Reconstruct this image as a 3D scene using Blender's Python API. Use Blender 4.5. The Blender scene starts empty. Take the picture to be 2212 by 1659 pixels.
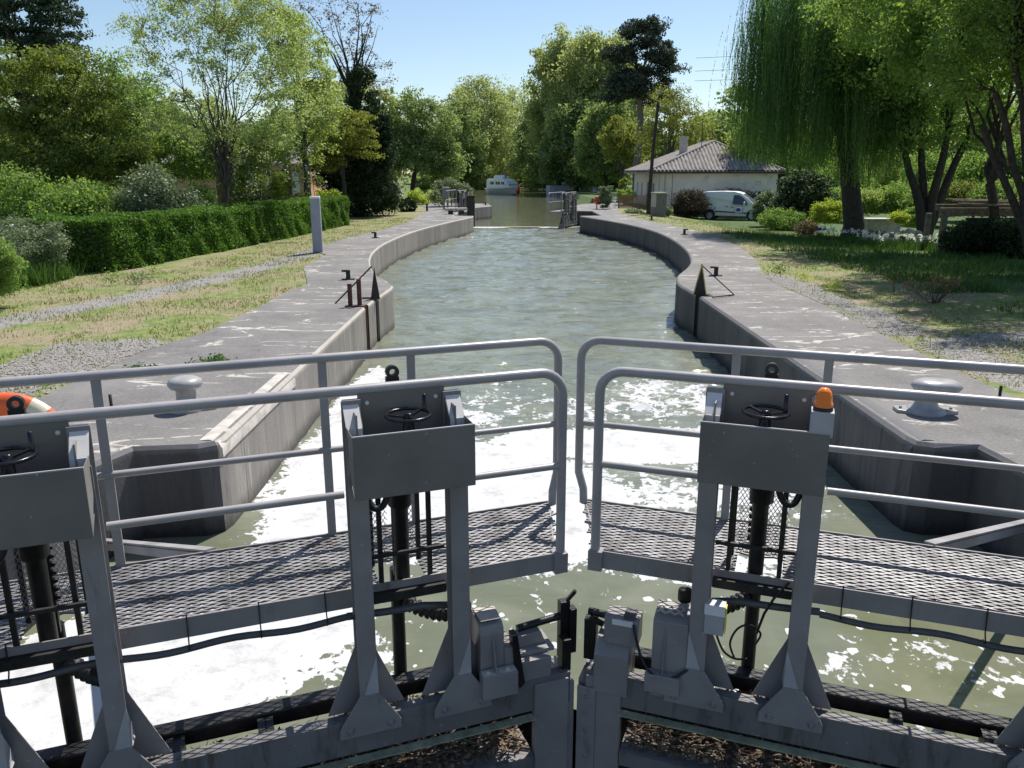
import bpy, math, random
import numpy as np
from mathutils import Vector, Matrix, Euler, noise as mnoise
from mathutils.geometry import tessellate_polygon

random.seed(7)
SC = bpy.context.scene
COL = SC.collection
PI = math.pi
R = math.radians

# ------------------------------------------------------------------ camera maths (survey of the photograph)
FPX, PITCH, HC = 1730.0, R(14.82), 2.4          # focal length in px of a 2212 px wide frame, pitch, camera height over the quay
WZ = -0.9                                        # water level (quay top is z = 0)

def ray(u, v):
    a = (v - 829.5) / FPX
    return ((u - 1106) / FPX, math.cos(PITCH) - a * math.sin(PITCH), -math.sin(PITCH) - a * math.cos(PITCH))
def gp(u, v, z=0.0):
    r = ray(u, v); k = (z - HC) / r[2]
    return (r[0] * k, r[1] * k, z)
def dp(u, v, D):
    r = ray(u, v); k = D / r[1]
    return (r[0] * k, D, HC + r[2] * k)

# ------------------------------------------------------------------ object helpers
def tag(o, label=None, cat=None, group=None, kind=None):
    if label: o['label'] = label
    if cat: o['category'] = cat
    if group: o['group'] = group
    if kind: o['kind'] = kind
    return o
def empty(name, loc=(0, 0, 0), rz=0.0, label=None, cat=None, group=None, sc=1.0):
    o = bpy.data.objects.new(name, None); COL.objects.link(o)
    o.location = loc; o.rotation_euler = (0, 0, rz); o.scale = (sc, sc, sc)
    o.empty_display_size = 0.2
    return tag(o, label, cat, group)
def children(o): return [c for c in COL.objects if c.parent == o]
def copy_tree(o, parent=None):
    c = o.copy(); COL.objects.link(c); c.parent = parent
    for ch in children(o): copy_tree(ch, c)
    return c

class MB:
    def __init__(s): s.v = []; s.f = []; s.sm = []
    def add(s, vs, fs, smooth=False):
        n = len(s.v); s.v += [tuple(p) for p in vs]
        s.f += [tuple(i + n for i in f) for f in fs]; s.sm += [smooth] * len(fs)
    def box(s, x0, x1, y0, y1, z0, z1, M=None):
        vs = [(x, y, z) for x in (x0, x1) for y in (y0, y1) for z in (z0, z1)]
        if M is not None: vs = [M @ Vector(p) for p in vs]
        s.add(vs, [(0, 1, 3, 2), (4, 6, 7, 5), (0, 4, 5, 1), (2, 3, 7, 6), (0, 2, 6, 4), (1, 5, 7, 3)])
    def bar(s, a, b, w, h, roll=0.0):
        a = Vector(a); b = Vector(b); d = b - a; L = d.length
        q = d.to_track_quat('X', 'Z').to_matrix().to_4x4()
        M = Matrix.Translation(a) @ q @ Matrix.Rotation(roll, 4, 'X')
        s.box(0, L, -w / 2, w / 2, -h / 2, h / 2, M)
    def prism(s, poly, axis, a, b):
        # poly of 2-d points, extruded from a to b along the axis
        n = len(poly)
        def P(p, t): return {'x': (t, p[0], p[1]), 'y': (p[0], t, p[1]), 'z': (p[0], p[1], t)}[axis]
        vs = [P(p, a) for p in poly] + [P(p, b) for p in poly]
        fs = [tuple(range(n))[::-1], tuple(range(n, 2 * n))] + [(i, (i + 1) % n, n + (i + 1) % n, n + i) for i in range(n)]
        s.add(vs, fs)
    def tube(s, pts, r, n=8, cap=True):
        pts = [Vector(p) for p in pts]; m = len(pts)
        rs = list(r) if hasattr(r, '__len__') else [r] * m
        T = []
        for i in range(m):
            d = pts[min(i + 1, m - 1)] - pts[max(i - 1, 0)]
            T.append(d.normalized() if d.length > 1e-9 else Vector((0, 0, 1)))
        u = T[0].orthogonal().normalized(); vs = []
        for i in range(m):
            u = (u - T[i] * u.dot(T[i])); u = u.normalized() if u.length > 1e-6 else T[i].orthogonal().normalized()
            w = T[i].cross(u)
            for k in range(n):
                a = 2 * PI * k / n
                vs.append(pts[i] + (u * math.cos(a) + w * math.sin(a)) * rs[i])
        fs = [(i * n + k, i * n + (k + 1) % n, (i + 1) * n + (k + 1) % n, (i + 1) * n + k) for i in range(m - 1) for k in range(n)]
        s.add(vs, fs, True)
        if cap: s.add(vs[:n], [tuple(range(n))[::-1]]); s.add(vs[-n:], [tuple(range(n))])
    def lathe(s, prof, c=(0, 0, 0), n=20, M=None, sx=1.0):
        vs = []
        for r, z in prof:
            for k in range(n):
                a = 2 * PI * k / n
                p = Vector((r * math.cos(a) * sx, r * math.sin(a), z))
                if M is not None: p = M @ p
                vs.append(p + Vector(c))
        m = len(prof)
        fs = [(i * n + k, i * n + (k + 1) % n, (i + 1) * n + (k + 1) % n, (i + 1) * n + k) for i in range(m - 1) for k in range(n)]
        s.add(vs, fs, True)
        s.add(vs[:n], [tuple(range(n))[::-1]]); s.add(vs[-n:], [tuple(range(n))])
    def ball(s, c, r, n=10, sx=1, sy=1, sz=1):
        s.lathe([(r * math.sin(PI * i / n) + 1e-4, -r * math.cos(PI * i / n) * sz) for i in range(n + 1)], c, n + 4, Matrix.Diagonal((sx, sy, 1, 1)))
    def mirror(s, m):
        if m < 0:
            s.v = [(-x, y, z) for x, y, z in s.v]; s.f = [f[::-1] for f in s.f]
        return s
    def build_each(s, name, m, parent=None, bevel=0.0, gap=.012):
        # one object for each separate piece of the mesh
        par = list(range(len(s.v)))
        def fd(a):
            while par[a] != a: par[a] = par[par[a]]; a = par[a]
            return a
        for f in s.f:
            for i in f[1:]: par[fd(i)] = fd(f[0])
        grp = {}
        for k, f in enumerate(s.f): grp.setdefault(fd(f[0]), []).append(k)
        bx = {}
        for g, fs in grp.items():
            P = [s.v[i] for k in fs for i in s.f[k]]
            bx[g] = (tuple(min(p[q] for p in P) - gap for q in range(3)), tuple(max(p[q] for p in P) + gap for q in range(3)))
        ks = list(grp); sets = {g: g for g in ks}
        def fs_(g):
            while sets[g] != g: g = sets[g]
            return g
        for i, a in enumerate(ks):
            for b in ks[i + 1:]:
                A, B = bx[a], bx[b]
                if all(A[0][q] <= B[1][q] and B[0][q] <= A[1][q] for q in range(3)): sets[fs_(b)] = fs_(a)
        out = {}
        for g in ks: out.setdefault(fs_(g), []).extend(grp[g])
        res = []
        for fl in out.values():
            mb = MB(); idx = {}
            for k in fl:
                for i in s.f[k]:
                    if i not in idx: idx[i] = len(mb.v); mb.v.append(s.v[i])
                mb.f.append(tuple(idx[i] for i in s.f[k])); mb.sm.append(s.sm[k])
            res.append(mb.build(name, m, parent, bevel))
        return res
    def build(s, name, m, parent=None, bevel=0.0):
        me = bpy.data.meshes.new(name)
        me.from_pydata(s.v, [], s.f)
        me.polygons.foreach_set('use_smooth', s.sm)
        if m: me.materials.append(m)
        o = bpy.data.objects.new(name, me); COL.objects.link(o); o.parent = parent
        if bevel:
            b = o.modifiers.new('bevel', 'BEVEL'); b.width = bevel; b.segments = 2; b.limit_method = 'ANGLE'; b.angle_limit = R(40)
        return o

def spl(pts, k=6):
    P = [Vector(p) for p in pts]; out = []
    for i in range(len(P) - 1):
        p0 = P[max(i - 1, 0)]; p1 = P[i]; p2 = P[i + 1]; p3 = P[min(i + 2, len(P) - 1)]
        for j in range(k):
            t = j / k; out.append(0.5 * ((2 * p1) + (p2 - p0) * t + (2 * p0 - 5 * p1 + 4 * p2 - p3) * t * t + (3 * p1 - p0 - 3 * p2 + p3) * t ** 3))
    out.append(P[-1]); return out

def np_obj(name, V, F, m, parent=None, attrs=None, smooth=False):
    V = np.asarray(V, np.float32); F = np.asarray(F, np.int32); k = F.shape[1]
    me = bpy.data.meshes.new(name)
    me.vertices.add(len(V)); me.vertices.foreach_set('co', V.ravel())
    me.loops.add(F.size); me.loops.foreach_set('vertex_index', F.ravel())
    me.polygons.add(len(F)); me.polygons.foreach_set('loop_start', np.arange(0, F.size, k, dtype=np.int32))
    me.polygons.foreach_set('loop_total', np.full(len(F), k, np.int32))
    if smooth: me.polygons.foreach_set('use_smooth', np.ones(len(F), bool))
    me.update(calc_edges=True)
    for n, a in (attrs or {}).items():
        at = me.attributes.new(n, 'FLOAT', 'POINT'); at.data.foreach_set('value', np.asarray(a, np.float32))
    me.materials.append(m)
    o = bpy.data.objects.new(name, me); COL.objects.link(o); o.parent = parent
    return o

# ------------------------------------------------------------------ materials
class NT:
    def __init__(s, name):
        s.m = bpy.data.materials.new(name); s.m.use_nodes = True
        s.t = s.m.node_tree; s.t.nodes.clear()
        s.out = s.n('ShaderNodeOutputMaterial')
    def n(s, t, **k):
        nd = s.t.nodes.new(t)
        for a, b in k.items(): setattr(nd, a, b)
        return nd
    def set(s, sock, val):
        if hasattr(val, 'is_output') or isinstance(val, bpy.types.NodeSocket): s.t.links.new(val, sock)
        elif isinstance(val, (tuple, list)) and len(val) == 3 and sock.type == 'RGBA': sock.default_value = (*val, 1)
        else: sock.default_value = val
    def coord(s, scale=(1, 1, 1), obj=False):
        if obj: c = s.n('ShaderNodeTexCoord').outputs['Object']
        else: c = s.n('ShaderNodeNewGeometry').outputs['Position']
        mp = s.n('ShaderNodeMapping'); s.set(mp.inputs['Vector'], c); mp.inputs['Scale'].default_value = scale
        return mp.outputs[0]
    def noise(s, scale, detail=4, rough=.55, vec=None, dist=0.0):
        nd = s.n('ShaderNodeTexNoise'); nd.inputs['Scale'].default_value = scale; nd.inputs['Detail'].default_value = detail
        nd.inputs['Roughness'].default_value = rough; nd.inputs['Distortion'].default_value = dist
        s.set(nd.inputs['Vector'], vec if vec is not None else s.coord())
        return nd.outputs['Fac']
    def ramp(s, fac, a, b, smooth=True):
        nd = s.n('ShaderNodeMapRange'); nd.interpolation_type = 'SMOOTHSTEP' if smooth else 'LINEAR'
        s.set(nd.inputs['Value'], fac); nd.inputs['From Min'].default_value = a; nd.inputs['From Max'].default_value = b
        return nd.outputs[0]
    def mix(s, fac, a, b):
        nd = s.n('ShaderNodeMix', data_type='RGBA'); s.set(nd.inputs[0], fac); s.set(nd.inputs[6], a); s.set(nd.inputs[7], b)
        return nd.outputs[2]
    def math(s, op, a, b=0.0, c=None):
        nd = s.n('ShaderNodeMath', operation=op); s.set(nd.inputs[0], a); s.set(nd.inputs[1], b)
        if c is not None: s.set(nd.inputs[2], c)
        return nd.outputs[0]
    def attr(s, name): return s.n('ShaderNodeAttribute', attribute_name=name).outputs['Fac']
    def bump(s, h, strength=.3, dist=.01):
        nd = s.n('ShaderNodeBump'); s.set(nd.inputs['Height'], h); nd.inputs['Strength'].default_value = strength; nd.inputs['Distance'].default_value = dist
        return nd.outputs[0]
    def pbsdf(s, color, rough=.6, metal=0.0, normal=None, **k):
        p = s.n('ShaderNodeBsdfPrincipled'); s.set(p.inputs['Base Color'], color); s.set(p.inputs['Roughness'], rough); s.set(p.inputs['Metallic'], metal)
        if normal is not None: s.set(p.inputs['Normal'], normal)
        for a, b in k.items(): s.set(p.inputs[a.replace('_', ' ')], b)
        return p.outputs[0]
    def done(s, sh): s.set(s.out.inputs['Surface'], sh); return s.m

def plain(name, c, rough=.6, metal=0.0, var=.25, scale=6, bump=.15, dirt=None, obj=False, **k):
    t = NT(name); v = t.coord(obj=obj)
    f = t.noise(scale, 6, .65, v)
    a = tuple(x * (1 - var) for x in c); b = tuple(min(1, x * (1 + var)) for x in c)
    col = t.mix(t.ramp(f, .3, .7), a, b)
    if dirt:
        g = t.noise(scale * .6, 8, .7, v, .4)
        col = t.mix(t.ramp(g, .55, .72), col, dirt)
    return t.done(t.pbsdf(col, rough, metal, t.bump(t.noise(scale * 12, 3, .6, v), bump, .004), **k))

def paint(name, c, rough=.42, dirt=(.05, .05, .045), amt=.62, streak=True):
    # weathered paint: faint blotches, run-down dirt streaks and small chips
    t = NT(name)
    f = t.noise(3.0, 5, .6, t.coord())
    col = t.mix(t.ramp(f, .3, .75), tuple(x * .86 for x in c), tuple(x * 1.12 for x in c))
    st = t.noise(9, 6, .7, t.coord((1, 1, .18)), .3)
    col = t.mix(t.math('MULTIPLY', t.ramp(st, amt, amt + .2), .7), col, dirt)
    rs = t.noise(6.5, 7, .78, t.coord((1, 1, .55)), .6)
    col = t.mix(t.math('MULTIPLY', t.ramp(rs, .64, .72), .55), col, (.15, .075, .04))
    ch = t.noise(38, 3, .6, t.coord())
    col = t.mix(t.math('MULTIPLY', t.ramp(ch, .70, .73), .6), col, (.5, .48, .46))
    return t.done(t.pbsdf(col, t.math('ADD', t.math('MULTIPLY', f, .25), rough - .12), 0.0, t.bump(t.noise(60, 3, .6), .12, .003)))

M = {}
M['rail'] = paint('rail_paint', (.37, .35, .345), .36, (.12, .10, .085), .68)
M['gate'] = paint('gate_paint', (.27, .25, .245), .48, (.07, .055, .04), .58)
M['tray'] = paint('tray_paint', (.18, .168, .152), .5, (.06, .05, .04), .66)
M['bracket'] = paint('sunlit_bracket_paint', (.70, .67, .64), .5, (.3, .27, .24), .72)  # sunlight on the slanted brackets put into a lighter paint
M['gate_light'] = paint('light_grey_paint', (.42, .42, .43), .5, amt=.7)
M['girder'] = paint('girder_paint', (.175, .166, .164), .6, (.045, .04, .028), .48)
M['dark_steel'] = plain('greasy_dark_steel', (.018, .018, .018), .45, .3, .5, 8, .4, (.05, .04, .03))
M['black'] = plain('black_rubber', (.015, .015, .017), .55, 0, .3, 20, .2)
M['cable'] = plain('grey_plastic_pipe', (.085, .083, .082), .5, 0, .2, 12, .1)
M['mesh'] = plain('galvanised_mesh', (.24, .232, .232), .55, .2, .5, 7, .3, (.10, .085, .075))
M['bronze'] = plain('handwheel_black', (.03, .03, .035), .22, .6, .2, 20, .1)
M['wood_dark'] = plain('wet_dark_timber', (.035, .035, .03), .8, 0, .4, 5, .6, (.02, .03, .015))
M['algae'] = plain('algae_covered_steel', (.30, .31, .20), .7, 0, .35, 9, .4, (.08, .08, .05))
M['pinkmesh'] = plain('rusty_pink_grating', (.30, .21, .18), .7, .1, .4, 20, .5, (.07, .05, .04))
M['rust'] = plain('rusty_steel', (.10, .045, .032), .8, .2, .4, 14, .5, (.03, .02, .018))
M['white_paint'] = plain('white_paint', (.78, .78, .77), .4, 0, .06, 5, .05)
M['orange'] = plain('orange_plastic', (.85, .13, .03), .45, 0, .1, 8, .1)
M['cream'] = plain('cream_band', (.75, .68, .5), .5, 0, .1, 8, .1)
M['red'] = plain('red_plastic', (.7, .02, .025), .4, 0, .08, 5, .05)
M['dull_yellow'] = plain('faded_yellow_paint', (.42, .36, .12), .6, 0, .3, 12, .2, (.15, .12, .07))
M['yellow'] = plain('yellow_paint', (.75, .6, .05), .5, 0, .15, 8, .1)
M['blue'] = plain('blue_plastic', (.03, .04, .35), .5, 0, .2, 8, .1)
M['bollard'] = plain('bollard_grey_paint', (.36, .35, .34), .32, 0, .15, 6, .15)
M['iron'] = plain('black_iron', (.03, .028, .026), .6, .3, .4, 20, .3)
M['litter'] = plain('dead_leaf_litter', (.20, .14, .09), .9, 0, .7, 30, .5)
M['stone'] = plain('pale_stone', (.42, .37, .31), .85, 0, .4, 5, .6, (.12, .10, .08))
M['log'] = plain('weathered_wood', (.16, .12, .085), .9, 0, .5, 8, .6, (.05, .04, .03))
M['render'] = plain('cream_render_wall', (.76, .71, .63), .9, 0, .07, 1.5, .2, (.5, .46, .40))
M['orange_render'] = plain('ochre_render_wall', (.60, .36, .20), .9, 0, .1, 2, .2)
M['darkhole'] = plain('dark_opening', (.02, .022, .025), .35, 0, .2, 3, 0)
M['post'] = plain('grey_pedestal_paint', (.30, .31, .38), .5, 0, .08, 3, .05)
M['concrete_pale'] = plain('pale_concrete', (.50, .46, .41), .8, 0, .2, 6, .3, (.3, .27, .22))
M['wicker'] = plain('wicker_screen', (.28, .17, .10), .9, 0, .35, 20, .5)
M['bark'] = plain('bark', (.085, .072, .058), .95, 0, .45, 9, .8, (.035, .03, .024))
M['bark_pale'] = plain('pale_bark', (.17, .145, .12), .95, 0, .35, 9, .7)
M['bark_dark'] = plain('dark_bark', (.045, .038, .03), .95, 0, .4, 9, .8)  # darkest of the bark tones
M['hull_grey'] = plain('hull_grey_green', (.52, .51, .45), .35, 0, .08, 1, .03)
M['hull_blue'] = plain('hull_pale_blue', (.52, .56, .70), .35, 0, .08, 1, .03)

def glass(name, c=(.02, .025, .03), rough=.06):
    t = NT(name); return t.done(t.pbsdf(c, rough, 0.0, None, Specular_IOR_Level=.9))
M['glass'] = glass('window_glass')
M['windscreen'] = glass('windscreen_glass', (.10, .14, .17), .08)

def m_concrete_wall(name, c=(.40, .37, .33), dark=(.07, .065, .055)):
    t = NT(name)
    st = t.noise(1.6, 7, .7, t.coord((1, 1, .12)), .3)
    col = t.mix(t.ramp(st, .3, .72), tuple(x * .55 for x in c), c)
    fine = t.noise(14, 6, .7)
    col = t.mix(t.math('MULTIPLY', t.ramp(fine, .45, .75), .4), col, tuple(x * .6 for x in c))
    st3 = t.noise(3.2, 5, .75, t.coord((1, 1, .07)), .35)
    col = t.mix(t.math('MULTIPLY', t.ramp(st3, .54, .66), .6), col, dark)
    st2 = t.noise(5, 4, .8, t.coord((1, 1, .05)), .2)
    col = t.mix(t.math('MULTIPLY', t.ramp(st2, .62, .74), .75), col, tuple(min(1, x * 1.7) for x in c))
    # formwork joints
    sep = t.n('ShaderNodeSeparateXYZ'); t.set(sep.inputs[0], t.coord())
    yy = t.math('FRACT', t.math('DIVIDE', sep.outputs[1], 1.9)); j = t.math('LESS_THAN', yy, .012)
    col = t.mix(t.math('MULTIPLY', j, .6), col, dark)
    ed = t.ramp(t.math('ADD', sep.outputs[2], t.math('MULTIPLY', fine, .08)), -.055, -.01)
    col = t.mix(t.math('MULTIPLY', ed, .45), col, tuple(min(1, x * 1.8) for x in c))
    # tide mark: growth on the part the water wets
    w = t.ramp(t.math('ADD', sep.outputs[2], t.math('MULTIPLY', fine, .22)), -.56, -.80)
    col = t.mix(t.math('MULTIPLY', w, .9), col, dark)
    return t.done(t.pbsdf(col, .85, 0.0, t.bump(t.noise(30, 5, .7), .5, .01)))
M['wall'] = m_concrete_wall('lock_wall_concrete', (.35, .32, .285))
M['wall_shaded_damp'] = m_concrete_wall('shade_darkened_damp_concrete', (.12, .118, .12), (.02, .02, .018))  # lock wall concrete with shade put into its colour, plus damp staining

def m_quay_top():
    t = NT('quay_surface')
    big = t.noise(.9, 6, .65); fine = t.noise(26, 6, .75); mid = t.noise(4, 6, .7, t.coord((1, .6, 1)), .5)
    col = t.mix(t.ramp(big, .3, .7), (.128, .120, .114), (.205, .194, .182))
    col = t.mix(t.math('MULTIPLY', t.ramp(fine, .4, .7), .5), col, (.28, .26, .25))
    col = t.mix(t.math('MULTIPLY', t.ramp(mid, .52, .68), .4), col, (.09, .085, .08))
    sp = t.noise(55, 2, .5); col = t.mix(t.math('MULTIPLY', t.ramp(sp, .66, .70), .6), col, (.5, .47, .44))
    # worn pale laitance: thin meandering lines and a few flakes
    ln = t.noise(.75, 3, .5, t.coord((.55, 1.5, 1)), .5)
    band = t.math('LESS_THAN', t.math('ABSOLUTE', t.math('SUBTRACT', ln, .53)), .011)
    gate = t.ramp(t.noise(.9, 3, .5, t.coord((1, 1, 1)), 0), .42, .52)
    brk = t.ramp(t.noise(7, 3, .6), .42, .5)
    col = t.mix(t.math('MULTIPLY', t.math('MULTIPLY', band, gate), t.math('MULTIPLY', brk, .85)), col, (.55, .51, .45))
    sj = t.n('ShaderNodeSeparateXYZ'); t.set(sj.inputs[0], t.coord()); wob = t.math('MULTIPLY', t.noise(3, 3, .6), .05)
    jj = t.math('LESS_THAN', t.math('FRACT', t.math('DIVIDE', t.math('ADD', sj.outputs[1], wob), 5.6)), .0035)
    col = t.mix(t.math('MULTIPLY', jj, .7), col, (.05, .045, .04))
    fl = t.noise(3.2, 5, .65, t.coord((.55, 1.3, 1)), .5)
    col = t.mix(t.math('MULTIPLY', t.ramp(fl, .63, .68), .65), col, (.48, .45, .41))
    return t.done(t.pbsdf(col, .85, 0.0, t.bump(t.math('ADD', fine, t.noise(90, 3, .7)), .55, .012)))
M['quay'] = m_quay_top()

def m_ground():
    t = NT('bank_ground')
    g = t.attr('gravel'); sh = t.attr('lush')
    n1 = t.noise(.8, 7, .7); n2 = t.noise(5, 6, .7); n3 = t.noise(24, 5, .75); n4 = t.noise(.28, 4, .6)
    grass = t.mix(t.ramp(n2, .3, .7), (.105, .155, .032), (.235, .275, .075))
    dry = t.mix(t.ramp(n3, .3, .7), (.20, .155, .09), (.36, .30, .19))
    d = t.ramp(t.math('ADD', t.math('ADD', n1, t.math('MULTIPLY', n2, .35)), t.math('MULTIPLY', sh, -.45)), .57, .77)
    col = t.mix(d, grass, dry)
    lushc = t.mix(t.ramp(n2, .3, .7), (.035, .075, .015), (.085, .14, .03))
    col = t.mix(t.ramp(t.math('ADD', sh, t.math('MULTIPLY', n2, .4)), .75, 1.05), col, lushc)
    vor = t.n('ShaderNodeTexVoronoi'); vor.inputs['Scale'].default_value = 28; t.set(vor.inputs['Vector'], t.coord())
    peb = t.mix(t.ramp(vor.outputs['Distance'], .1, .6), (.47, .455, .44), (.17, .16, .15))
    peb = t.mix(t.math('MULTIPLY', t.ramp(n3, .4, .6), .5), peb, (.33, .30, .27))
    gm = t.ramp(t.math('ADD', g, t.math('MULTIPLY', t.math('SUBTRACT', n2, .5), 1.5)), .38, .62)
    col = t.mix(gm, col, peb)
    h = t.math('ADD', t.math('MULTIPLY', n3, .6), t.math('MULTIPLY', vor.outputs['Distance'], -.6))
    return t.done(t.pbsdf(col, .95, 0.0, t.bump(h, .8, .03)))
M['ground'] = m_ground()

def m_water():
    t = NT('canal_water')
    fo = t.attr('foam'); calm = t.attr('calm')
    geo = t.coord((.42, 1.15, 1))
    w1 = t.noise(2.4, 5, .55, geo, .8); w2 = t.noise(.8, 3, .5, t.coord((.5, 1, 1)), .6); w3 = t.noise(11, 3, .5, geo, .3)
    h = t.math('ADD', t.math('ADD', t.math('MULTIPLY', w2, 1.2), w1), t.math('MULTIPLY', w3, .16))
    h = t.math('MULTIPLY', h, t.math('SUBTRACT', 1.0, t.math('MULTIPLY', calm, .93)))
    nb = t.bump(h, 1.0, .075)
    murk = t.noise(.9, 5, .6, t.coord(), .7)
    col = t.mix(calm, t.mix(t.ramp(murk, .35, .65), (.165, .18, .135), (.22, .232, .17)), t.mix(t.ramp(murk, .35, .65), (.135, .145, .085), (.185, .19, .125)))
    wat = t.pbsdf(col, .04, 0.0, nb, IOR=1.36, Specular_IOR_Level=.8)
    # foam: floating sheets torn into islands
    a = t.noise(1.7, 9, .62, t.coord((1, .9, 1)), 1.1); b = t.noise(6.5, 6, .6, t.coord((1, .8, 1)), 1.4); c = t.noise(17, 3, .5, t.coord(), .4)
    mixn = t.math('ADD', t.math('ADD', t.math('MULTIPLY', a, .42), t.math('MULTIPLY', b, .38)), t.math('MULTIPLY', c, .2))
    th = t.math('SUBTRACT', t.math('ADD', mixn, t.math('MULTIPLY', fo, .60)), .80)
    vo = t.n('ShaderNodeTexVoronoi', voronoi_dimensions='2D'); vo.inputs['Scale'].default_value = 5.2; vo.inputs['Randomness'].default_value = 1.0
    vd = t.n('ShaderNodeVectorMath', operation='ADD'); nz = t.n('ShaderNodeTexNoise'); nz.inputs['Scale'].default_value = 9; nz.inputs['Detail'].default_value = 2; t.set(nz.inputs['Vector'], t.coord())
    sc_ = t.n('ShaderNodeVectorMath', operation='SCALE'); t.set(sc_.inputs[0], nz.outputs['Color']); sc_.inputs['Scale'].default_value = .10
    t.set(vd.inputs[0], t.coord((1, .85, 1))); t.set(vd.inputs[1], sc_.outputs[0]); t.set(vo.inputs['Vector'], vd.outputs[0])
    rnd = t.n('ShaderNodeSeparateColor'); t.set(rnd.inputs[0], vo.outputs['Color'])
    rad = t.math('MULTIPLY', t.math('SUBTRACT', rnd.outputs[0], .55), .55)
    spot = t.math('LESS_THAN', vo.outputs['Distance'], t.math('MULTIPLY', rad, t.ramp(fo, .18, .42)))
    mask = t.math('MAXIMUM', t.ramp(th, 0.0, .02), spot)
    fcol = t.mix(t.ramp(t.noise(4, 8, .72), .46, .72), (.56, .565, .575), (.38, .375, .355))
    twig = t.math('LESS_THAN', t.math('ABSOLUTE', t.math('SUBTRACT', t.noise(4.5, 3, .5, t.coord((1, 2.2, 1)), 1.0), .5)), .0035)
    fcol = t.mix(t.math('MULTIPLY', twig, t.math('MULTIPLY', t.ramp(b, .52, .6), .7)), fcol, (.25, .2, .13))
    fb = t.bump(t.math('ADD', t.noise(9, 6, .7), t.math('MULTIPLY', mask, .5)), .45, .02)
    foam = t.pbsdf(fcol, .8, 0.0, fb)
    mx = t.n('ShaderNodeMixShader'); t.set(mx.inputs[0], mask); t.set(mx.inputs[1], wat); t.set(mx.inputs[2], foam)
    return t.done(mx.outputs[0])
M['water'] = m_water()

def foliage(name, dark, light, trans=.45, gloss=.35):
    t = NT(name); tint = t.attr('tint')
    col = t.mix(tint, dark, light)
    d = t.n('ShaderNodeBsdfDiffuse'); t.set(d.inputs[0], col)
    tr = t.n('ShaderNodeBsdfTranslucent'); t.set(tr.inputs[0], t.mix(.5, col, tuple(min(1, x * y) for x, y in zip(light, (1.5, 1.45, .7)))))
    mx = t.n('ShaderNodeMixShader'); mx.inputs[0].default_value = trans; t.set(mx.inputs[1], d.outputs[0]); t.set(mx.inputs[2], tr.outputs[0])
    gl = t.n('ShaderNodeBsdfGlossy'); gl.inputs['Roughness'].default_value = .55
    m2 = t.n('ShaderNodeMixShader'); m2.inputs[0].default_value = .025; t.set(m2.inputs[1], mx.outputs[0]); t.set(m2.inputs[2], gl.outputs[0])
    return t.done(m2.outputs[0])
M['l_spring'] = foliage('spring_leaves', (.13, .20, .04), (.38, .47, .15), .52)
M['l_maple'] = foliage('maple_leaves', (.13, .19, .06), (.40, .49, .21), .52)
M['l_mid'] = foliage('mid_green_leaves', (.06, .14, .032), (.27, .40, .10), .5)
M['l_olive'] = foliage('olive_green_leaves', (.055, .095, .02), (.25, .31, .065), .42)
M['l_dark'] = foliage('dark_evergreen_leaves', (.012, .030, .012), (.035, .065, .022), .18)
M['l_conifer'] = foliage('conifer_needles', (.022, .045, .030), (.09, .13, .075), .2)
M['l_cedar'] = foliage('cedar_needles', (.026, .045, .034), (.09, .115, .08), .2)
M['l_willow'] = foliage('willow_leaves', (.03, .10, .036), (.19, .34, .10), .48)
M['l_lime'] = foliage('lime_leaves', (.18, .28, .03), (.42, .50, .07), .5)
M['l_gold'] = foliage('golden_leaves', (.11, .14, .025), (.29, .32, .07), .42)
M['l_hedge'] = foliage('hedge_leaves', (.032, .10, .014), (.15, .28, .04), .36)
M['l_grey'] = foliage('grey_green_leaves', (.09, .14, .07), (.26, .32, .19), .3)
M['l_haze'] = foliage('hazy_far_spring_leaves', (.17, .22, .09), (.44, .50, .22), .5)  # distance haze put into a paler leaf colour
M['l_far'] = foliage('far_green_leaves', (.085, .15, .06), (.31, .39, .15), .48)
M['l_brown'] = foliage('brown_buds', (.10, .065, .045), (.24, .19, .11), .3)
M['l_copper'] = foliage('dry_brown_hedge', (.04, .035, .025), (.10, .08, .055), .2)
M['petal'] = foliage('white_petals', (.66, .66, .60), (.86, .86, .84), .4)
M['petal_pink'] = foliage('pinkish_petals', (.45, .32, .28), (.65, .5, .42), .4)
M['grass'] = foliage('grass_blades', (.09, .14, .03), (.27, .30, .10), .42)
M['lushgrass'] = foliage('long_grass_blades', (.03, .085, .016), (.10, .19, .04), .35)
M['drystalk'] = foliage('dry_stalks', (.12, .08, .05), (.30, .21, .12), .3)

# ------------------------------------------------------------------ world, sun, camera
w = bpy.data.worlds.new('World'); SC.world = w; w.use_nodes = True
nt = w.node_tree; bg = nt.nodes['Background']
sky = nt.nodes.new('ShaderNodeTexSky'); sky.sky_type = 'NISHITA'; sky.sun_disc = False
SUN_EL, SUN_AZ = R(57), R(30)
sky.sun_elevation = SUN_EL; sky.sun_rotation = SUN_AZ; sky.air_density = 1.0; sky.dust_density = .35; sky.ozone_density = 2.0; sky.altitude = 100
nt.links.new(sky.outputs[0], bg.inputs[0]); bg.inputs[1].default_value = .10
sv = Vector((math.sin(SUN_AZ) * math.cos(SUN_EL), math.cos(SUN_AZ) * math.cos(SUN_EL), math.sin(SUN_EL)))
sl = bpy.data.lights.new('sun', 'SUN'); sl.energy = 4.8; sl.angle = R(.53); sl.color = (1, .955, .89)
so = bpy.data.objects.new('sun', sl); COL.objects.link(so); so.rotation_euler = sv.to_track_quat('Z', 'Y').to_euler(); so.location = (20, 30, 60)
cam = bpy.data.cameras.new('camera'); cam.sensor_width = 36; cam.lens = FPX / 2212 * 36; cam.clip_end = 3000; cam.clip_start = .05
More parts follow.
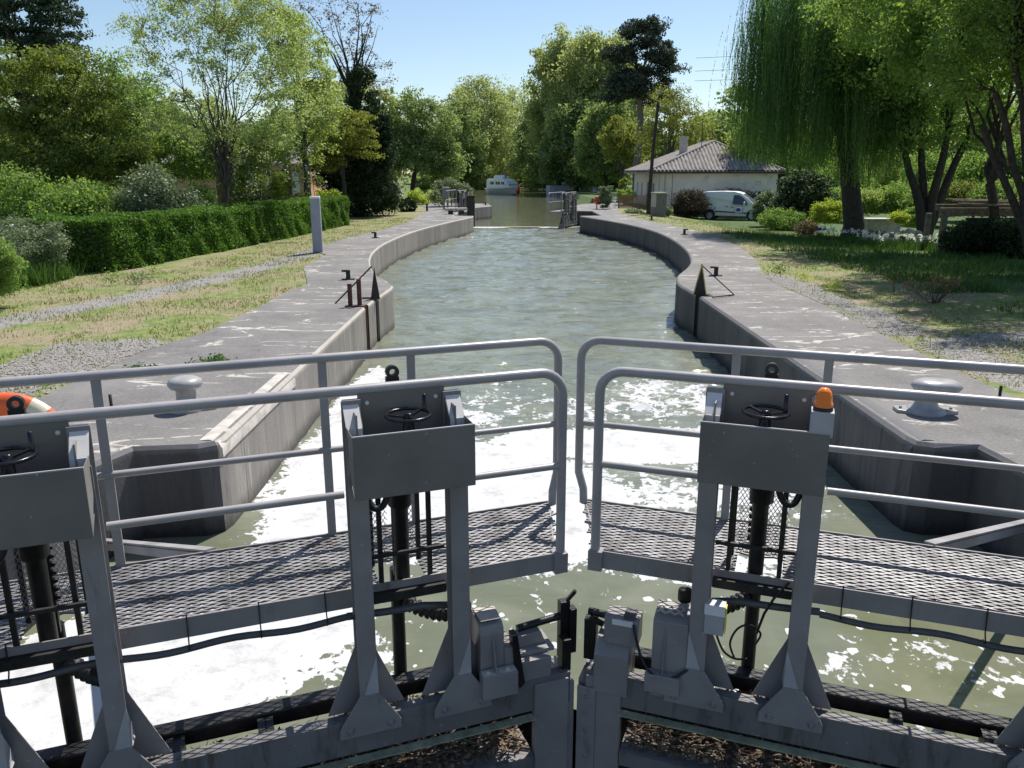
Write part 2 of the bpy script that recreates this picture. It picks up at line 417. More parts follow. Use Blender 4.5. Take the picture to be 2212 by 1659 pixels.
co = bpy.data.objects.new('camera', cam); COL.objects.link(co); co.location = (0, 0, HC); co.rotation_euler = (R(90) - PITCH, 0, 0); SC.camera = co
SC.view_settings.view_transform = 'Standard'; SC.view_settings.look = 'None'; SC.view_settings.exposure = .38; SC.view_settings.gamma = 1
SC.cycles.max_bounces = 6; SC.cycles.diffuse_bounces = 3; SC.cycles.glossy_bounces = 3; SC.cycles.transmission_bounces = 4; SC.cycles.transparent_max_bounces = 6
SC.cycles.use_denoising = True
SC.cycles.sample_clamp_indirect = 6

# ------------------------------------------------------------------ lock plan (metres)
def smooth_line(pts, k=5):
    out = []
    P = [Vector(p) for p in pts]
    for i in range(len(P) - 1):
        p0 = P[max(i - 1, 0)]; p1 = P[i]; p2 = P[i + 1]; p3 = P[min(i + 2, len(P) - 1)]
        for j in range(k):
            t = j / k
            out.append(0.5 * ((2 * p1) + (p2 - p0) * t + (2 * p0 - 5 * p1 + 4 * p2 - p3) * t * t + (3 * p1 - p0 - 3 * p2 + p3) * t ** 3))
    out.append(P[-1]); return [(p.x, p.y) for p in out]
Lcurve = smooth_line([(-2.6, 17.5), (-2.85, 18.3), (-3.45, 20.0), (-4.05, 23.0), (-4.37, 26.0), (-4.42, 29.5), (-4.08, 34.6), (-3.2, 40.3), (-2.6, 43.4), (-2.19, 45.6)])
Rcurve = smooth_line([(3.7, 17.9), (3.95, 19.2), (4.6, 21.1), (5.05, 22.8), (5.55, 25.8), (5.92, 30.0), (5.98, 34.3), (5.6, 38.2), (4.95, 41.6), (4.4, 43.9), (3.86, 45.8)])
L_IN = [(-3.6, -6), (-3.6, 6.3), (-3.42, 6.84), (-2.86, 6.9), (-2.72, 7.0), (-2.69, 7.15), (-2.70, 14.6), (-3.0, 14.62), (-3.0, 14.86), (-2.69, 14.88), (-2.67, 15.55), (-2.95, 15.57), (-2.95, 15.8), (-2.65, 15.82), (-2.58, 17.1)] + Lcurve + [(-2.19, 46.4), (-3.35, 46.6), (-3.35, 51.6), (-2.75, 52.0), (-2.6, 58.0), (-1.5, 60.6), (-1.9, 64.5), (-6, 66)]
R_IN = [(4.3, -6), (4.28, 6.3), (4.24, 6.9), (3.86, 6.92), (3.72, 7.0), (3.69, 7.15), (3.74, 15.9), (4.0, 15.92), (4.0, 16.2), (3.74, 16.22), (3.68, 17.4)] + Rcurve + [(3.86, 46.4), (5.1, 46.6), (5.1, 52.0), (4.2, 52.4), (4.2, 60), (5.5, 64), (7, 66)]
L_OUT = [(-5.6, -6), (-5.2, 8.0), (-5.18, 9.7), (-5.13, 10.8), (-4.75, 12.2), (-4.66, 14.6), (-4.66, 16.5), (-4.5, 17.6), (-5.1, 19.8), (-5.44, 20.9), (-5.6, 24.3), (-6.3, 25.6), (-6.3, 30), (-5.6, 35.2), (-5.2, 40), (-5.3, 46), (-5.7, 56), (-7.5, 66)]
R_OUT = [(5.4, -6), (5.55, 9), (5.62, 11.2), (5.72, 13.4), (5.85, 15.1), (5.82, 17.0), (5.98, 19.0), (6.85, 22.5), (7.6, 27), (7.85, 31), (7.8, 34.5), (7.3, 39), (6.8, 43.5), (6.5, 50.9), (7.6, 58), (9, 66)]

def slab(name, inner, outer, side, label):
    # side = +1 when the canal lies to the right (+x) of the wall
    root = empty(name, (outer[0][0], 0, 0), 0, label, 'wall')
    ox = outer[0][0]
    inn = [Vector((x - ox, y)) for x, y in inner]; out = [Vector((x - ox, y)) for x, y in outer]
    nrm = []
    for i in range(len(inn)):
        d = inn[min(i + 1, len(inn) - 1)] - inn[max(i - 1, 0)]; d.normalize()
        nrm.append(Vector((d.y, -d.x)) * side)
    c = .035
    top = [p - n * c for p, n in zip(inn, nrm)]
    mb = MB()
    poly = [(p.x, p.y, 0) for p in top] + [(p.x, p.y, 0) for p in reversed(out)]
    tris = tessellate_polygon([[Vector(p) for p in poly]])
    mb.add(poly, [tuple(t) if side > 0 else tuple(t) for t in tris])
    # slab joints cut across the quay
    # shallow outer edge
    n = len(out)
    mb.add([(p.x, p.y, 0) for p in out] + [(p.x, p.y, -.3) for p in out], [(i, i + 1, n + i + 1, n + i) for i in range(n - 1)])
    pav = mb.build('pavement', M['quay'], root)
    bmv = pav.data
    n = len(inn)
    def face(i0, i1, name, mat):
        mb = MB(); k = i1 - i0 + 1; I = inn[i0:i1 + 1]
        mb.add([(p.x, p.y, 0) for p in top[i0:i1 + 1]] + [(p.x, p.y, -c) for p in I] + [(p.x, p.y, -4.5) for p in I],
               [(i, i + 1, k + i + 1, k + i) for i in range(k - 1)] + [(k + i, k + i + 1, 2 * k + i + 1, 2 * k + i) for i in range(k - 1)])
        return mb.build(name, mat, root)
    face(0, 4, 'gate_recess', M['wall_shaded_damp']); face(4, n - 1, 'wall_face', M['wall'] if side > 0 else M['wall_shaded_damp'])  # recesses and right wall carry their shade as darker colour
    # rounded cast edge beside the gate
    mb = MB(); x0 = (-2.69 if side > 0 else 3.70) - ox
    prof = [(x0 - side * .20, .004), (x0 - side * .11, .012), (x0 - side * .03, -.015), (x0 + side * .008, -.075), (x0 + side * .012, -.16)]
    ys = [7.02, 9.6 if side > 0 else 10.6]
    vs = [(px, y, pz) for y in ys for px, pz in prof]; k = len(prof)
    mb.add(vs, [(i, i + 1, k + i + 1, k + i) for i in range(k - 1)], True)
    mb.add([(px, ys[0], pz) for px, pz in prof] + [(x0 - side * .2, ys[0], -.16)], [tuple(range(k + 1))])
    mb.add([(px, ys[1], pz) for px, pz in prof] + [(x0 - side * .2, ys[1], -.16)], [tuple(range(k + 1))])
    mb.build('edge_nosing', M['concrete_pale'] if side > 0 else M['wall_shaded_damp'], root)  # right nosing takes the shade-darkened concrete
    return root
slab('lock_wall', L_IN, L_OUT, 1, 'sunlit grey concrete lock wall and quay curving along the left of the chamber')
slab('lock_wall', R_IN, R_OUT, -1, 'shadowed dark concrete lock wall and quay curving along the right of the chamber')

def interp(line, y):
    ys = [p[1] for p in line]; xs = [p[0] for p in line]
    return np.interp(y, ys, xs)
def sm(t): t = min(1, max(0, t)); return t * t * (3 - 2 * t)
Lg = [(-4.6, -6), (-4.6, 12), (-4.2, 16), (-4.2, 17), (-4.6, 20), (-5.2, 25), (-5.5, 30), (-5.1, 35), (-4.6, 46), (-4.9, 56), (-6.4, 66), (-7.5, 104), (-14, 140), (-24, 186), (-60, 197)]
Rg = [(4.9, -6), (5.0, 9), (5.2, 15), (5.3, 18), (6.2, 22), (7.0, 27), (7.3, 34), (6.6, 42), (6.0, 51), (6.9, 58), (8.2, 66), (7.2, 110), (8.5, 150), (11, 186), (30, 197)]
def gz(x, y):
    if x > 0:
        xq = float(interp(R_OUT, min(y, 66)))
        return -.02 - .62 * sm((x - xq - .3) / 6.5) * sm((y - 20) / 26) - .25 * sm((y - 66) / 10) + .10 * sm((x - xq) / 4) * sm((30 - y) / 20)
    return -.02 + .06 * sm((-x - 6) / 8) - .35 * sm((y - 66) / 10)

def ground():
    ys = np.concatenate([np.arange(-6, 4, 1.0), np.arange(4, 30, .22), np.arange(30, 70, .6), np.arange(70, 198, 4), [200, 230, 300, 450, 800, 1500]])
    offs = np.concatenate([np.arange(0, 12, .22), np.arange(12, 26, .7), np.arange(26, 60, 4), [60, 90, 140, 250, 500, 900]])
    tracks = [[(-13, 6.5), (-9.8, 9.8), (-8.4, 13.2), (-7.4, 16.5), (-6.6, 20.5), (-6.3, 24.5), (-6.0, 29)], [(-5.8, 7), (-5.9, 9.4), (-5.6, 11.5)], [(-12.5, 9.2), (-11, 8.6), (-8, 7.6), (-6, 7)],
              [(6.0, 9), (6.3, 11.5), (7.4, 11.8), (9.5, 10.6), (12, 9.6)], [(6.15, 15), (6.35, 17.3), (6.3, 19.5)], [(6.0, 12.2), (6.5, 14.5)]]
    for side in (-1, 1):
        V = []; G = []; Lu = []
        line = Lg if side < 0 else Rg
        for y in ys:
            xb = float(interp(line, min(y, 197))) if y < 197 else 0.0
            if y >= 197: xb = 0.0
            for o_ in offs:
                x = xb + side * o_; z = gz(x, y)
                if y < 72: z += .018 * (mnoise.noise(Vector((x * .6, y * .6, 3))) - .1) * min(1, o_ / 1.5)
                if o_ == 0: z = min(z, -.06) if y < 66 else -1.1
                if y >= 66 and 0 < o_ < .5: z = -.75
                V.append((x, y, z))
                g = 0.0
                for tr in tracks:
                    for (ax, ay), (bx, by) in zip(tr, tr[1:]):
                        dx, dy = bx - ax, by - ay; t_ = max(0, min(1, ((x - ax) * dx + (y - ay) * dy) / (dx * dx + dy * dy)))
                        d = math.hypot(x - ax - t_ * dx, y - ay - t_ * dy)
                        g = max(g, 1 - d / (.85 if side < 0 else .6))
                if side < 0 and x > -14: g = max(g, .50 * sm((9.4 - y) / 2.2))
                G.append(max(0, g))
                if side > 0:
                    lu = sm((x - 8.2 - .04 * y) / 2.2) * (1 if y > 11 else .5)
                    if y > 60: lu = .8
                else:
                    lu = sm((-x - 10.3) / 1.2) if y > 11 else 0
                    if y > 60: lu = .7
                Lu.append(lu)
        n = len(offs)
        F = [(j * n + i, j * n + i + 1, (j + 1) * n + i + 1, (j + 1) * n + i) for j in range(len(ys) - 1) for i in range(n - 1)]
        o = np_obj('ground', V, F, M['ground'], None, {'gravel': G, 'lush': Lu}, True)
        tag(o, kind='structure')
ground()

# gate leaf frames -----------------------------------------------------------
LO, LA = Vector((.27, 4.1, 0)), R(20.3)
RO, RA = Vector((.47, 4.13, 0)), R(-19.5)
def skin_y(x):
    # plan line of the upstream skin of the closed gate (0.22 m behind the front rail)
    if x < .37: return 4.1 + .235 - (.27 - x) * math.tan(R(20.3))
    return 4.13 + .235 - (x - .47) * math.tan(R(19.5))

def foam_density(x, y):
    # (x, y, radius, strength) of floating foam rafts on the chamber water
    d = .0
    for fx, fy, rx, ry, s in FO:
        q = ((x - fx) / rx) ** 2 + ((y - fy) / ry) ** 2
        if q < 4: d = max(d, s * math.exp(-q * q * .45))
    return d
FO = [(-.8, 8.1, 1.75, 1.5, 1.0), (.3, 7.6, .9, 1.3, .95), (-1.9, 9.3, .75, 2.2, .85), (-1.5, 7.0, .9, .6, .9), (1.5, 9.5, 1.3, .7, .88), (.6, 9.6, .9, .6, .8), (1.7, 7.5, 1.2, 1.1, .55), (2.6, 8.3, .8, 1.4, .56),
      (-2.35, 11.8, .3, 2.0, .78), (1.2, 11.0, 1.8, .9, .50), (2.3, 11.6, 1.1, 1.4, .52), (-.6, 11.0, 1.6, .9, .50), (-.2, 12.6, 1.2, .8, .38),
      (-2.5, 4.9, 1.05, .72, 1.0), (-1.45, 5.35, .38, .42, .85), (-2.9, 4.2, .7, .5, .95), (-1.15, 4.9, .45, .4, .56), (.5, 6.7, 1.2, .4, .66), (.3, 5.6, 1.6, .7, .40), (2.7, 4.6, 2.0, 1.4, .395), (1.6, 6.3, 1.0, .35, .62), (3.2, 4.9, .5, .5, .46),
      (-2.2, 43, 1.2, 3, .42), (-1.6, 50.2, 1.2, .5, .9), (2.6, 50.2, 1.0, .5, .9)]
def water():
    V = []; F = []; A = []; C = []
    xs = np.arange(-3.7, 4.5, .06)
    js = np.linspace(0, 1, 190)
    for t in js:
        for x in xs:
            y = skin_y(x) * (1 - t) + 15.0 * t
            V.append((x, y, WZ)); A.append(foam_density(x, y)); C.append(.94 * sm((7.6 - y) / 1.5) + .0)
    n = len(xs)
    F = [(j * n + i, j * n + i + 1, (j + 1) * n + i + 1, (j + 1) * n + i) for j in range(len(js) - 1) for i in range(n - 1)]
    b = len(V); ys = np.concatenate([np.arange(15, 34, .11), np.arange(34, 50.3, .2)]); nx = 84
    for y in ys:
        wx = min(1, (y - 15) / 1.5); x0 = -3.7 - 1.2 * wx; x1 = 4.46 + 1.9 * wx
        for k in range(nx):
            x = x0 + (x1 - x0) * k / (nx - 1)
            V.append((x, y, WZ)); A.append(foam_density(x, y)); C.append(.9 * sm((y - 48.6) / 1.2))
    F += [(b + j * nx + i, b + j * nx + i + 1, b + (j + 1) * nx + i + 1, b + (j + 1) * nx + i) for j in range(len(ys) - 1) for i in range(nx - 1)]
    for i in range(len(V)):
        x, y, z = V[i]; am = .09 * sm((y - 6.8) / 6) * (1 - .93 * sm((y - 48) / 2.0))
        if am > 1e-4:
            h = mnoise.noise(Vector((x * .55, y * 1.25, 1.7))) + .55 * mnoise.noise(Vector((x * 1.3 + y * .3, y * 2.9, 5.1))) + .25 * mnoise.noise(Vector((x * 3.1, y * 6.0, 9.3)))
            V[i] = (x, y, z + am * h)
    ys = [50.2, 51, 54, 60, 66, 90, 120, 150, 186, 200]
    b = len(V)
    for y in ys:
        x0, x1 = (-4.9, 6.36) if y < 51 else (-7, 8) if y < 66 else (-60, 40)
        for k in range(9):
            x = x0 + (x1 - x0) * k / 8
            V.append((x, y, WZ)); A.append(foam_density(x, y)); C.append(0.0 if y < 49.5 else .88)
    F += [(b + j * 9 + i, b + j * 9 + i + 1, b + (j + 1) * 9 + i + 1, b + (j + 1) * 9 + i) for j in range(len(ys) - 1) for i in range(8)]
    o = np_obj('water', V, F, M['water'], None, {'foam': A, 'calm': C}, True); tag(o, kind='structure')
    # foot of the lower pound below the closed gate
    mb = MB(); mb.add([(-5, -8, -3.6), (6, -8, -3.6), (6, 4.6, -3.6), (-5, 4.6, -3.6)], [(0, 1, 2, 3)])
    tag(mb.build('water', M['lowwater']), kind='structure')
M['lowwater'] = plain('dark_lower_water', (.03, .038, .025), .08, 0, .2, 1, .1)
water()

# ------------------------------------------------------------------ lock gates
# leaf coordinates: s along the leaf from the mitre (x = m*s), t upstream behind the front rail (y), z up
def expanded_mesh(mb, s0, s1, t0, t1, z, ps=.098, pt=.0205, w=.0054, h=.010, keep=None):
    # rhombic expanded metal: slanted strands between staggered knuckles
    nt_ = int((t1 - t0) / pt); ns = int((s1 - s0) / ps)
    for j in range(nt_):
        for i in range(ns * 2):
            a = s0 + i * ps / 2; b = a + ps / 2
            ph = (i + j) % 2; ya = t0 + (j + (.1 if ph == 0 else .9)) * pt; yb = t0 + (j + (.9 if ph == 0 else .1)) * pt
            if keep and not keep((a + b) / 2, (ya + yb) / 2): continue
            # strand leaning back, so it shows a lit top and a dark gap
            dz = h; jt = mnoise.noise(Vector((a * 3, j * .7, 2))) * .004; ya += jt; yb += jt
            mb.add([(a, ya, z), (b, yb, z), (b, yb + w * 1.6, z + dz * .12), (a, ya + w * 1.6, z + dz * .12),
                    (a, ya + w * .2, z - h * 1.1), (b, yb + w * .2, z - h * 1.1)], [(0, 1, 2, 3), (0, 4, 5, 1)])

def litter_part(name, parent, m, s0, s1, t0, t1, z, n, seed, mat=None, zs=.02):
    rng = np.random.default_rng(seed); V = []; F = []
    for i in range(n):
        c = np.array([rng.uniform(s0, s1), rng.uniform(t0, t1), z + rng.uniform(0, zs)])
        if rng.random() < .35:   # stick
            d = rng.normal(size=3) * np.array([1, 1, .3]); d /= np.linalg.norm(d); L = rng.uniform(.02, .09); u = np.cross(d, [0, 0, 1.]) * .0025
        else:
            d = rng.normal(size=3) * np.array([1, 1, .5]); d /= np.linalg.norm(d); L = rng.uniform(.008, .026); u = np.cross(d, rng.normal(size=3)); u = u / (np.linalg.norm(u) + 1e-6) * L * .55
        k = len(V); V += [c - d * L, c + u, c + d * L, c - u]; F.append((k, k + 1, k + 2, k + 3))
    V = np.array(V); V[:, 0] *= m
    o = np_obj(name, V, F, mat or M['litter'], parent); o['kind'] = 'stuff'
    return o

def gate_leaf(m, loc, rz, label, boxes, beacon=False, detail=True, Ls=3.05, group=None):
    root = empty('lock_gate', loc, rz, label, 'lock gate', group)
    def out(mb, name, mat, parent=root, bevel=0.0, lab=None):
        o = mb.mirror(m).build(name, mat, parent, bevel)
        if lab: o['label'] = lab
        return o
    # --- girders and skin
    mb = MB(); mb.box(-.02, Ls, -.13, -.118, -.545, -.345); mb.box(-.02, Ls, -.118, -.06, -.357, -.345)
    out(mb, 'top_girder', M['girder'], bevel=.003)
    mb = MB(); mb.box(.2, Ls, -.175, -.122, -.575, -.566)
    out(mb, 'girder_ledge', M['algae'])
    mb = MB(); mb.box(.2, Ls, .085, .185, -.43, -.335)
    out(mb, 'rear_girder', M['dark_steel'], bevel=.012)
    mb = MB(); mb.box(-.02, Ls, .187, .205, -4.2, -.60)
    for k in range(8): mb.box(.3 + k * .38, .33 + k * .38, .0, .186, -4.2, -.9)
    out(mb, 'gate_skin', M['wood_dark'])
    mb = MB()
    for z in (-.82, -1.3, -2.2): mb.box(.21, Ls, -.16, -.02, z - .09, z); mb.box(.21, Ls, -.02, .18, z - .02, z - .005)
    out(mb, 'lower_girder', M['girder'])
    mb = MB(); mb.box(.0, .205, -.15, -.10, -4.2, -.37); mb.box(-.05, -.003, -.12, .15, -4.2, -.42)
    out(mb, 'mitre_post', M['gate'], bevel=.004)
    # stiffeners between the two girders and the grating shelf that catches dead leaves
    mb = MB()
    for s in [b + d for b in boxes for d in (-.44, .78)] + [1.62, 2.05]:
        if s < Ls: mb.box(s - .022, s + .022, -.055, .084, -.50, -.36)
    mb.mirror(m).build_each('stiffener', M['dark_steel'], root)
    if detail:
        mb = MB(); expanded_mesh(mb, .25, Ls, -.10, .08, -.452, .09, .034, .010, .008)
        mb.box(.25, Ls, -.10, .085, -.475, -.468)
        out(mb, 'shelf_grating', M['pinkmesh'])
        for b in boxes:
            litter_part('leaf_litter', root, m, b - .45, b + .42, -.11, .08, -.455, 650, int(b * 100), None, .05)
        litter_part('leaf_litter', root, m, 1.35, 2.0, -.11, .08, -.455, 200, 5)
        litter_part('leaf_litter', root, m, .25, 2.4, -.15, .16, -.80, 1500, 77, None, .07)
        mb = MB(); rng = random.Random(3)
        for k in range(8):
            s = rng.uniform(.3, 1.6); t = rng.uniform(-.2, -.05); a = rng.uniform(-.8, .8)
            mb.tube([(s, t + .1, -.78), (s + .10 * math.cos(a), t + .1 + .07 * math.sin(a), -.75), (s + .2 * math.cos(a), t + .1 + .10 * math.sin(a), -.77)], [.008, .006, .003], 5)
        expanded_mesh(mb, .22, 2.4, -.12, .17, -.80, .09, .034, .010, .008)
        out(mb, 'driftwood', M['log'])
    # --- walkway
    mb = MB()
    cut = lambda s, t: all(not (abs(s - b - .01) < .13 and t < .30) for b in boxes) and s > -t * .36 + .0
    expanded_mesh(mb, -.27, Ls, .015, .745, .305, keep=cut)
    out(mb, 'walkway_mesh', M['mesh'])
    mb = MB()
    mb.box(.03, Ls, -.008, .0, .235, .342); mb.box(.03, Ls, .0, .045, .235, .243)
    mb.box(-.24, Ls, .745, .755, .24, .315)
    for s in (.06, .55, 1.22, 1.75, 2.3, 2.85):
        mb.box(s - .004, s + .004, .0, .745, .235, .300)
    mb.bar((.03, .0, .27), (-.25, .75, .27), .008, .07)
    out(mb, 'walkway_frame', M['gate'])
    mb = MB(); mb.box(-.035, .045, -.035, .04, .225, .345); out(mb, 'rail_shoe', M['gate'], bevel=.004)
    # --- hand rails
    rr = .0265
    def rail(name, t, send, sposts, zmid, midseg):
        R_ = .13
        pts = [(Ls, t, 1.385), (send + R_, t, 1.385)] + [(send + R_ - R_ * math.sin(a), t, 1.385 - R_ + R_ * math.cos(a)) for a in [k * PI / 2 / 7 for k in range(1, 8)]]
        if t > .5:
            pts += [(send, t, .55), (send - .0, t, .5), (send + .045, t - .04, .40), (send + .05, t - .05, .31)]
        else: pts += [(send, t, .34)]
        mb = MB(); mb.tube(pts, rr, 12)
        h = out(mb, name, M['rail'])
        for s in sposts:
            mb = MB(); mb.box(s - .024, s + .024, t - .008, t + .008, .30, 1.362)
            mb.mirror(m).build('rail_post', M['rail'], h)
        for a, b in midseg:
            mb = MB(); mb.tube([(a, t, zmid), (b, t, zmid)], .0195, 10)
            mb.mirror(m).build('mid_rail', M['rail'], h)
        return h
    rail('hand_rail', 0.0, .0, [], .857, [(.01, .545), (1.175, boxes[1] - .30) if len(boxes) > 1 else (1.175, Ls)])
    rail('hand_rail', .75, -.30, [.645, 1.157, 2.304], .838, [(-.29, Ls)])
    # --- winch boxes on two legs
    for bi, b in enumerate(boxes):
        for sgn in (-1, 1):
            sc = b + sgn * .25 + (.0 if sgn > 0 else .0); w_ = .047
            mb = MB()
            mb.box(sc - w_, sc + w_, -.15, -.143, -.2, 1.20)                       # front flange
            mb.box(sc - sgn * w_ * .2 - .004, sc - sgn * w_ * .2 + .004, -.143, -.05, -.36, 1.3)        # web
            mb.box(sc - w_, sc + w_, -.05, -.043, -.36, 1.35)                      # rear flange
            # bent foot facet, its sunlit brightness put into a lighter paint
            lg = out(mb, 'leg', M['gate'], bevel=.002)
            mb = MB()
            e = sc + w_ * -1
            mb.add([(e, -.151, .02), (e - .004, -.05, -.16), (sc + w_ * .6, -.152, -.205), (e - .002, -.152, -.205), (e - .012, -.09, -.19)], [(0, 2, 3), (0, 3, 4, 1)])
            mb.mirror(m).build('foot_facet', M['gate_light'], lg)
            mb = MB(); z0, z1 = -.425, -.195; hw = .16
            poly = [(sc - w_, z1), (sc + w_, z1), (sc + hw * .92, z0 + .075), (sc + hw, z0 + .05), (sc + hw, z0), (sc - hw, z0), (sc - hw, z0 + .05), (sc - hw * .92, z0 + .075)]
            mb.prism(poly, 'y', -.158, -.148)
            fp = out(mb, 'foot_plate', M['gate'], bevel=.002)
            mb = MB()
            for q in (-.105, .105):
                mb.lathe([(.019, 0), (.019, .007), (.010, .009), (.010, .016)], (sc + q, -.158, z0 + .045), 10, Matrix.Rotation(PI / 2, 4, 'X'))
            mb.mirror(m).build_each('bolt', M['gate'], fp)
            mb = MB()
            for q in (-1, 1):
                mb.prism([(sc + q * w_, .03), (sc + q * (w_ + .155), -.345), (sc + q * w_, -.345)], 'y', -.049, -.043)
            mb.mirror(m).build_each('gusset', M['gate'], lg)
        # tray
        a0, a1 = b - .29, b + .29; th = .004
        mb = MB()
        mb.box(a0, a1, -.30, -.296, .938, 1.243)
        mb.prism([(-.296, .938), (-.296, 1.243), (-.13, 1.243), (-.13, 1.10)], 'x', a0, a0 + th)
        mb.prism([(-.296, .938), (-.296, 1.243), (-.13, 1.243), (-.13, 1.10)], 'x', a1 - th, a1)
        mb.add([(a0, -.298, .94), (a1, -.298, .94), (a1, -.15, 1.02), (a0, -.15, 1.02)], [(0, 1, 2, 3)])
        tr = out(mb, 'winch_box', M['tray'], bevel=.0015)
        mb = MB()
        mb.box(a0, a1, -.302, -.294, 1.243, 1.249)
        mb.mirror(m).build('box_rim', M['gate_light'], tr)
        mb = MB()
        mb.box(b - .215, b + .215, -.032, -.026, .95, 1.372)
        bp_ = mb.mirror(m).build('back_plate', M['tray'], tr)
        mb = MB()
        for q, z_ in ((-.17, 1.325), (.17, 1.325)): mb.lathe([(.011, 0), (.011, .006), (.006, .01), (.0001, .01)], (b + q, -.032, z_), 8, Matrix.Rotation(PI / 2, 4, 'X'))
        mb.mirror(m).build_each('bolt', M['bracket'], bp_)
        for q in (-1, 1):
            mb = MB(); i_, o_ = b + q * .215, b + q * .29; lo, hi = min(i_, o_), max(i_, o_)
            mb.add([(lo, -.028, 1.352), (hi, -.028, 1.352), (hi, -.135, 1.236), (lo, -.135, 1.236), (lo, -.028, 1.345), (hi, -.028, 1.345), (hi, -.135, 1.229), (lo, -.135, 1.229)],
                   [(0, 1, 2, 3), (4, 7, 6, 5), (0, 4, 5, 1), (3, 2, 6, 7), (0, 3, 7, 4), (1, 5, 6, 2)])
            mb.box(lo, hi, -.14, -.134, 1.19, 1.235)
            mb.mirror(m).build('slanted_bracket', M['bracket'], tr)
            mb = MB(); mb.prism([(-.028, 1.35), (-.13, 1.24), (-.13, .95), (-.028, .95)], 'x', b + q * .213 - .002, b + q * .213 + .002)
            mb.mirror(m).build('cheek_plate', M['tray'], tr)
        # hand wheel
        hc = (b - .0, -.165, 1.285)
        mb = MB()
        ring = [(hc[0] + .105 * math.cos(a), hc[1] + .105 * math.sin(a), hc[2]) for a in [2 * PI * k / 28 for k in range(29)]]
        mb.tube(ring, .0085, 8, cap=False)
        for k in range(3):
            a = 2 * PI * k / 3 + .3; mb.bar((hc[0], hc[1], hc[2] - .012), (hc[0] + .1 * math.cos(a), hc[1] + .1 * math.sin(a), hc[2]), .018, .008)
        mb.lathe([(.02, -.03), (.02, .006), (.012, .010), (.0001, .010)], hc, 12)
        hw_ = out(mb, 'hand_wheel', M['bronze'])
        mb = MB(); mb.lathe([(.010, 0), (.011, .085), (.0001, .088)], (hc[0] - m * -.088, hc[1] + .03, hc[2]), 10) if m > 0 else mb.lathe([(.010, 0), (.011, .085), (.0001, .088)], (hc[0] - .088, hc[1] + .03, hc[2]), 10)
        mb.mirror(m).build('wheel_grip', M['bronze'], hw_)
        mb = MB(); mb.lathe([(.045, 1.02), (.045, 1.18), (.028, 1.21), (.026, 1.27)], (b, -.165, 0), 16)
        mb.box(b - .08, b + .08, -.24, -.06, .97, 1.09)
        out(mb, 'gear_housing', M['bronze'])
        # rack with eyelet
        rs = b + .01
        mb = MB()
        y0, y1 = .13, .16
        poly = [(rs - .036, .3), (rs - .036, 1.455)] + [(rs - .004 - .032 * math.cos(a), 1.465 + .032 * math.sin(a)) for a in [PI * k / 8 for k in range(9)]] + [(rs + .034, 1.38), (rs + .034, 1.30)]
        mb.box(rs - .036, rs + .03, y0, y1, .3, 1.40)
        # eyelet head: annulus
        n = 18; hr, hR = .016, .034; cz = 1.425; cs = rs - .004
        vs = []
        for yy in (y0, y1):
            for rr_ in (hr, hR):
                for k in range(n):
                    a = 2 * PI * k / n; z_ = cz + rr_ * math.sin(a)
                    vs.append((cs + rr_ * math.cos(a), yy, z_))
        fs = []
        for k in range(n):
            k2 = (k + 1) % n
            fs += [(k, k2, n + k2, n + k), (2 * n + k, 3 * n + k, 3 * n + k2, 2 * n + k2), (n + k, n + k2, 3 * n + k2, 3 * n + k), (k, 2 * n + k, 2 * n + k2, k2)]
        mb.add(vs, fs)
        dirn = -1
        for k in range(22):
            z_ = 1.365 - k * .042
            mb.prism([(rs + dirn * .03, z_ + .014), (rs + dirn * .058, z_ + .004), (rs + dirn * .058, z_ - .008), (rs + dirn * .03, z_ - .016)], 'y', y0, y1)
        mb.lathe([(.038, -1.6), (.038, .30)], (rs, .22, 0), 12)
        mb.lathe([(.040, .30), (.042, .72), (.062, .74), (.066, .93)], (rs, .06, 0), 16)
        out(mb, 'paddle_rack', M['dark_steel'])
        mb = MB()
        for q, t_ in ((-.13, .02), (.13, .02), (-.13, .28), (.13, .28)):
            mb.box(b + q - .012, b + q + .012, t_ - .01, t_ + .01, .30, 1.0)
        mb.box(b - .2, b + .2, -.03, -.012, .495, .515); mb.box(b - .2, b + .2, -.045, .02, .25, .30)
        out(mb, 'rack_cage', M['iron'])
        if detail:
            mb = MB(); mb2 = MB()
            for j in range(24):
                for i in range(5):
                    z_ = .33 + j * .018; s_ = b - .115 + i * .022 if j % 2 else b - .104 + i * .022
                    for o_ in (0, .155):
                        gm = mb if o_ == 0 else mb2
                        gm.bar((s_ + o_, .27, z_), (s_ + o_ + .011, .27, z_ + .018), .003, .003)
                        gm.bar((s_ + o_ + .022, .27, z_), (s_ + o_ + .011, .27, z_ + .018), .003, .003)
            out(mb, 'guard_mesh', M['mesh']); out(mb2, 'guard_mesh', M['mesh'])
            # sagging hose loop below the box
            mb = MB(); hs = b - .16 if m > 0 else b - .12
            mb.tube(spl([(b + .08, -.04, 1.0), (b + .09, -.05, .86), (b + .125, -.06, .79), (b + .17, -.05, .79), (b + .20, -.03, .87), (b + .205, -.02, 1.0)]), .017, 10)
            out(mb, 'hose_loop', M['black'])
            # ribbed gaiter lying between the legs
            mb = MB(); pts = []; rs_ = []
            for k in range(33):
                t_ = k / 32; pts.append((b - .03 - .20 * t_, .20 - .20 * t_, .09 - .02 * math.sin(t_ * 3))); rs_.append(.036 + .010 * math.sin(k * PI * .5 + .5))
            mb.tube(pts, rs_, 12)
            out(mb, 'ribbed_gaiter', M['black'])
    # --- conduit slung below the walkway edge
    mb = MB(); rng = random.Random(4); pts = []
    s = 1.2
    while s < Ls: pts.append((s, -.035, .205 - .02 * math.sin((s - 1.15) * 5.2) ** 2 - (.0 if m < 0 else .012))); s += .06
    mb.tube(pts, .018, 10)
    pts = [(b_, -.04, .19) for b_ in (.62, .8, 1.0, 1.2)]
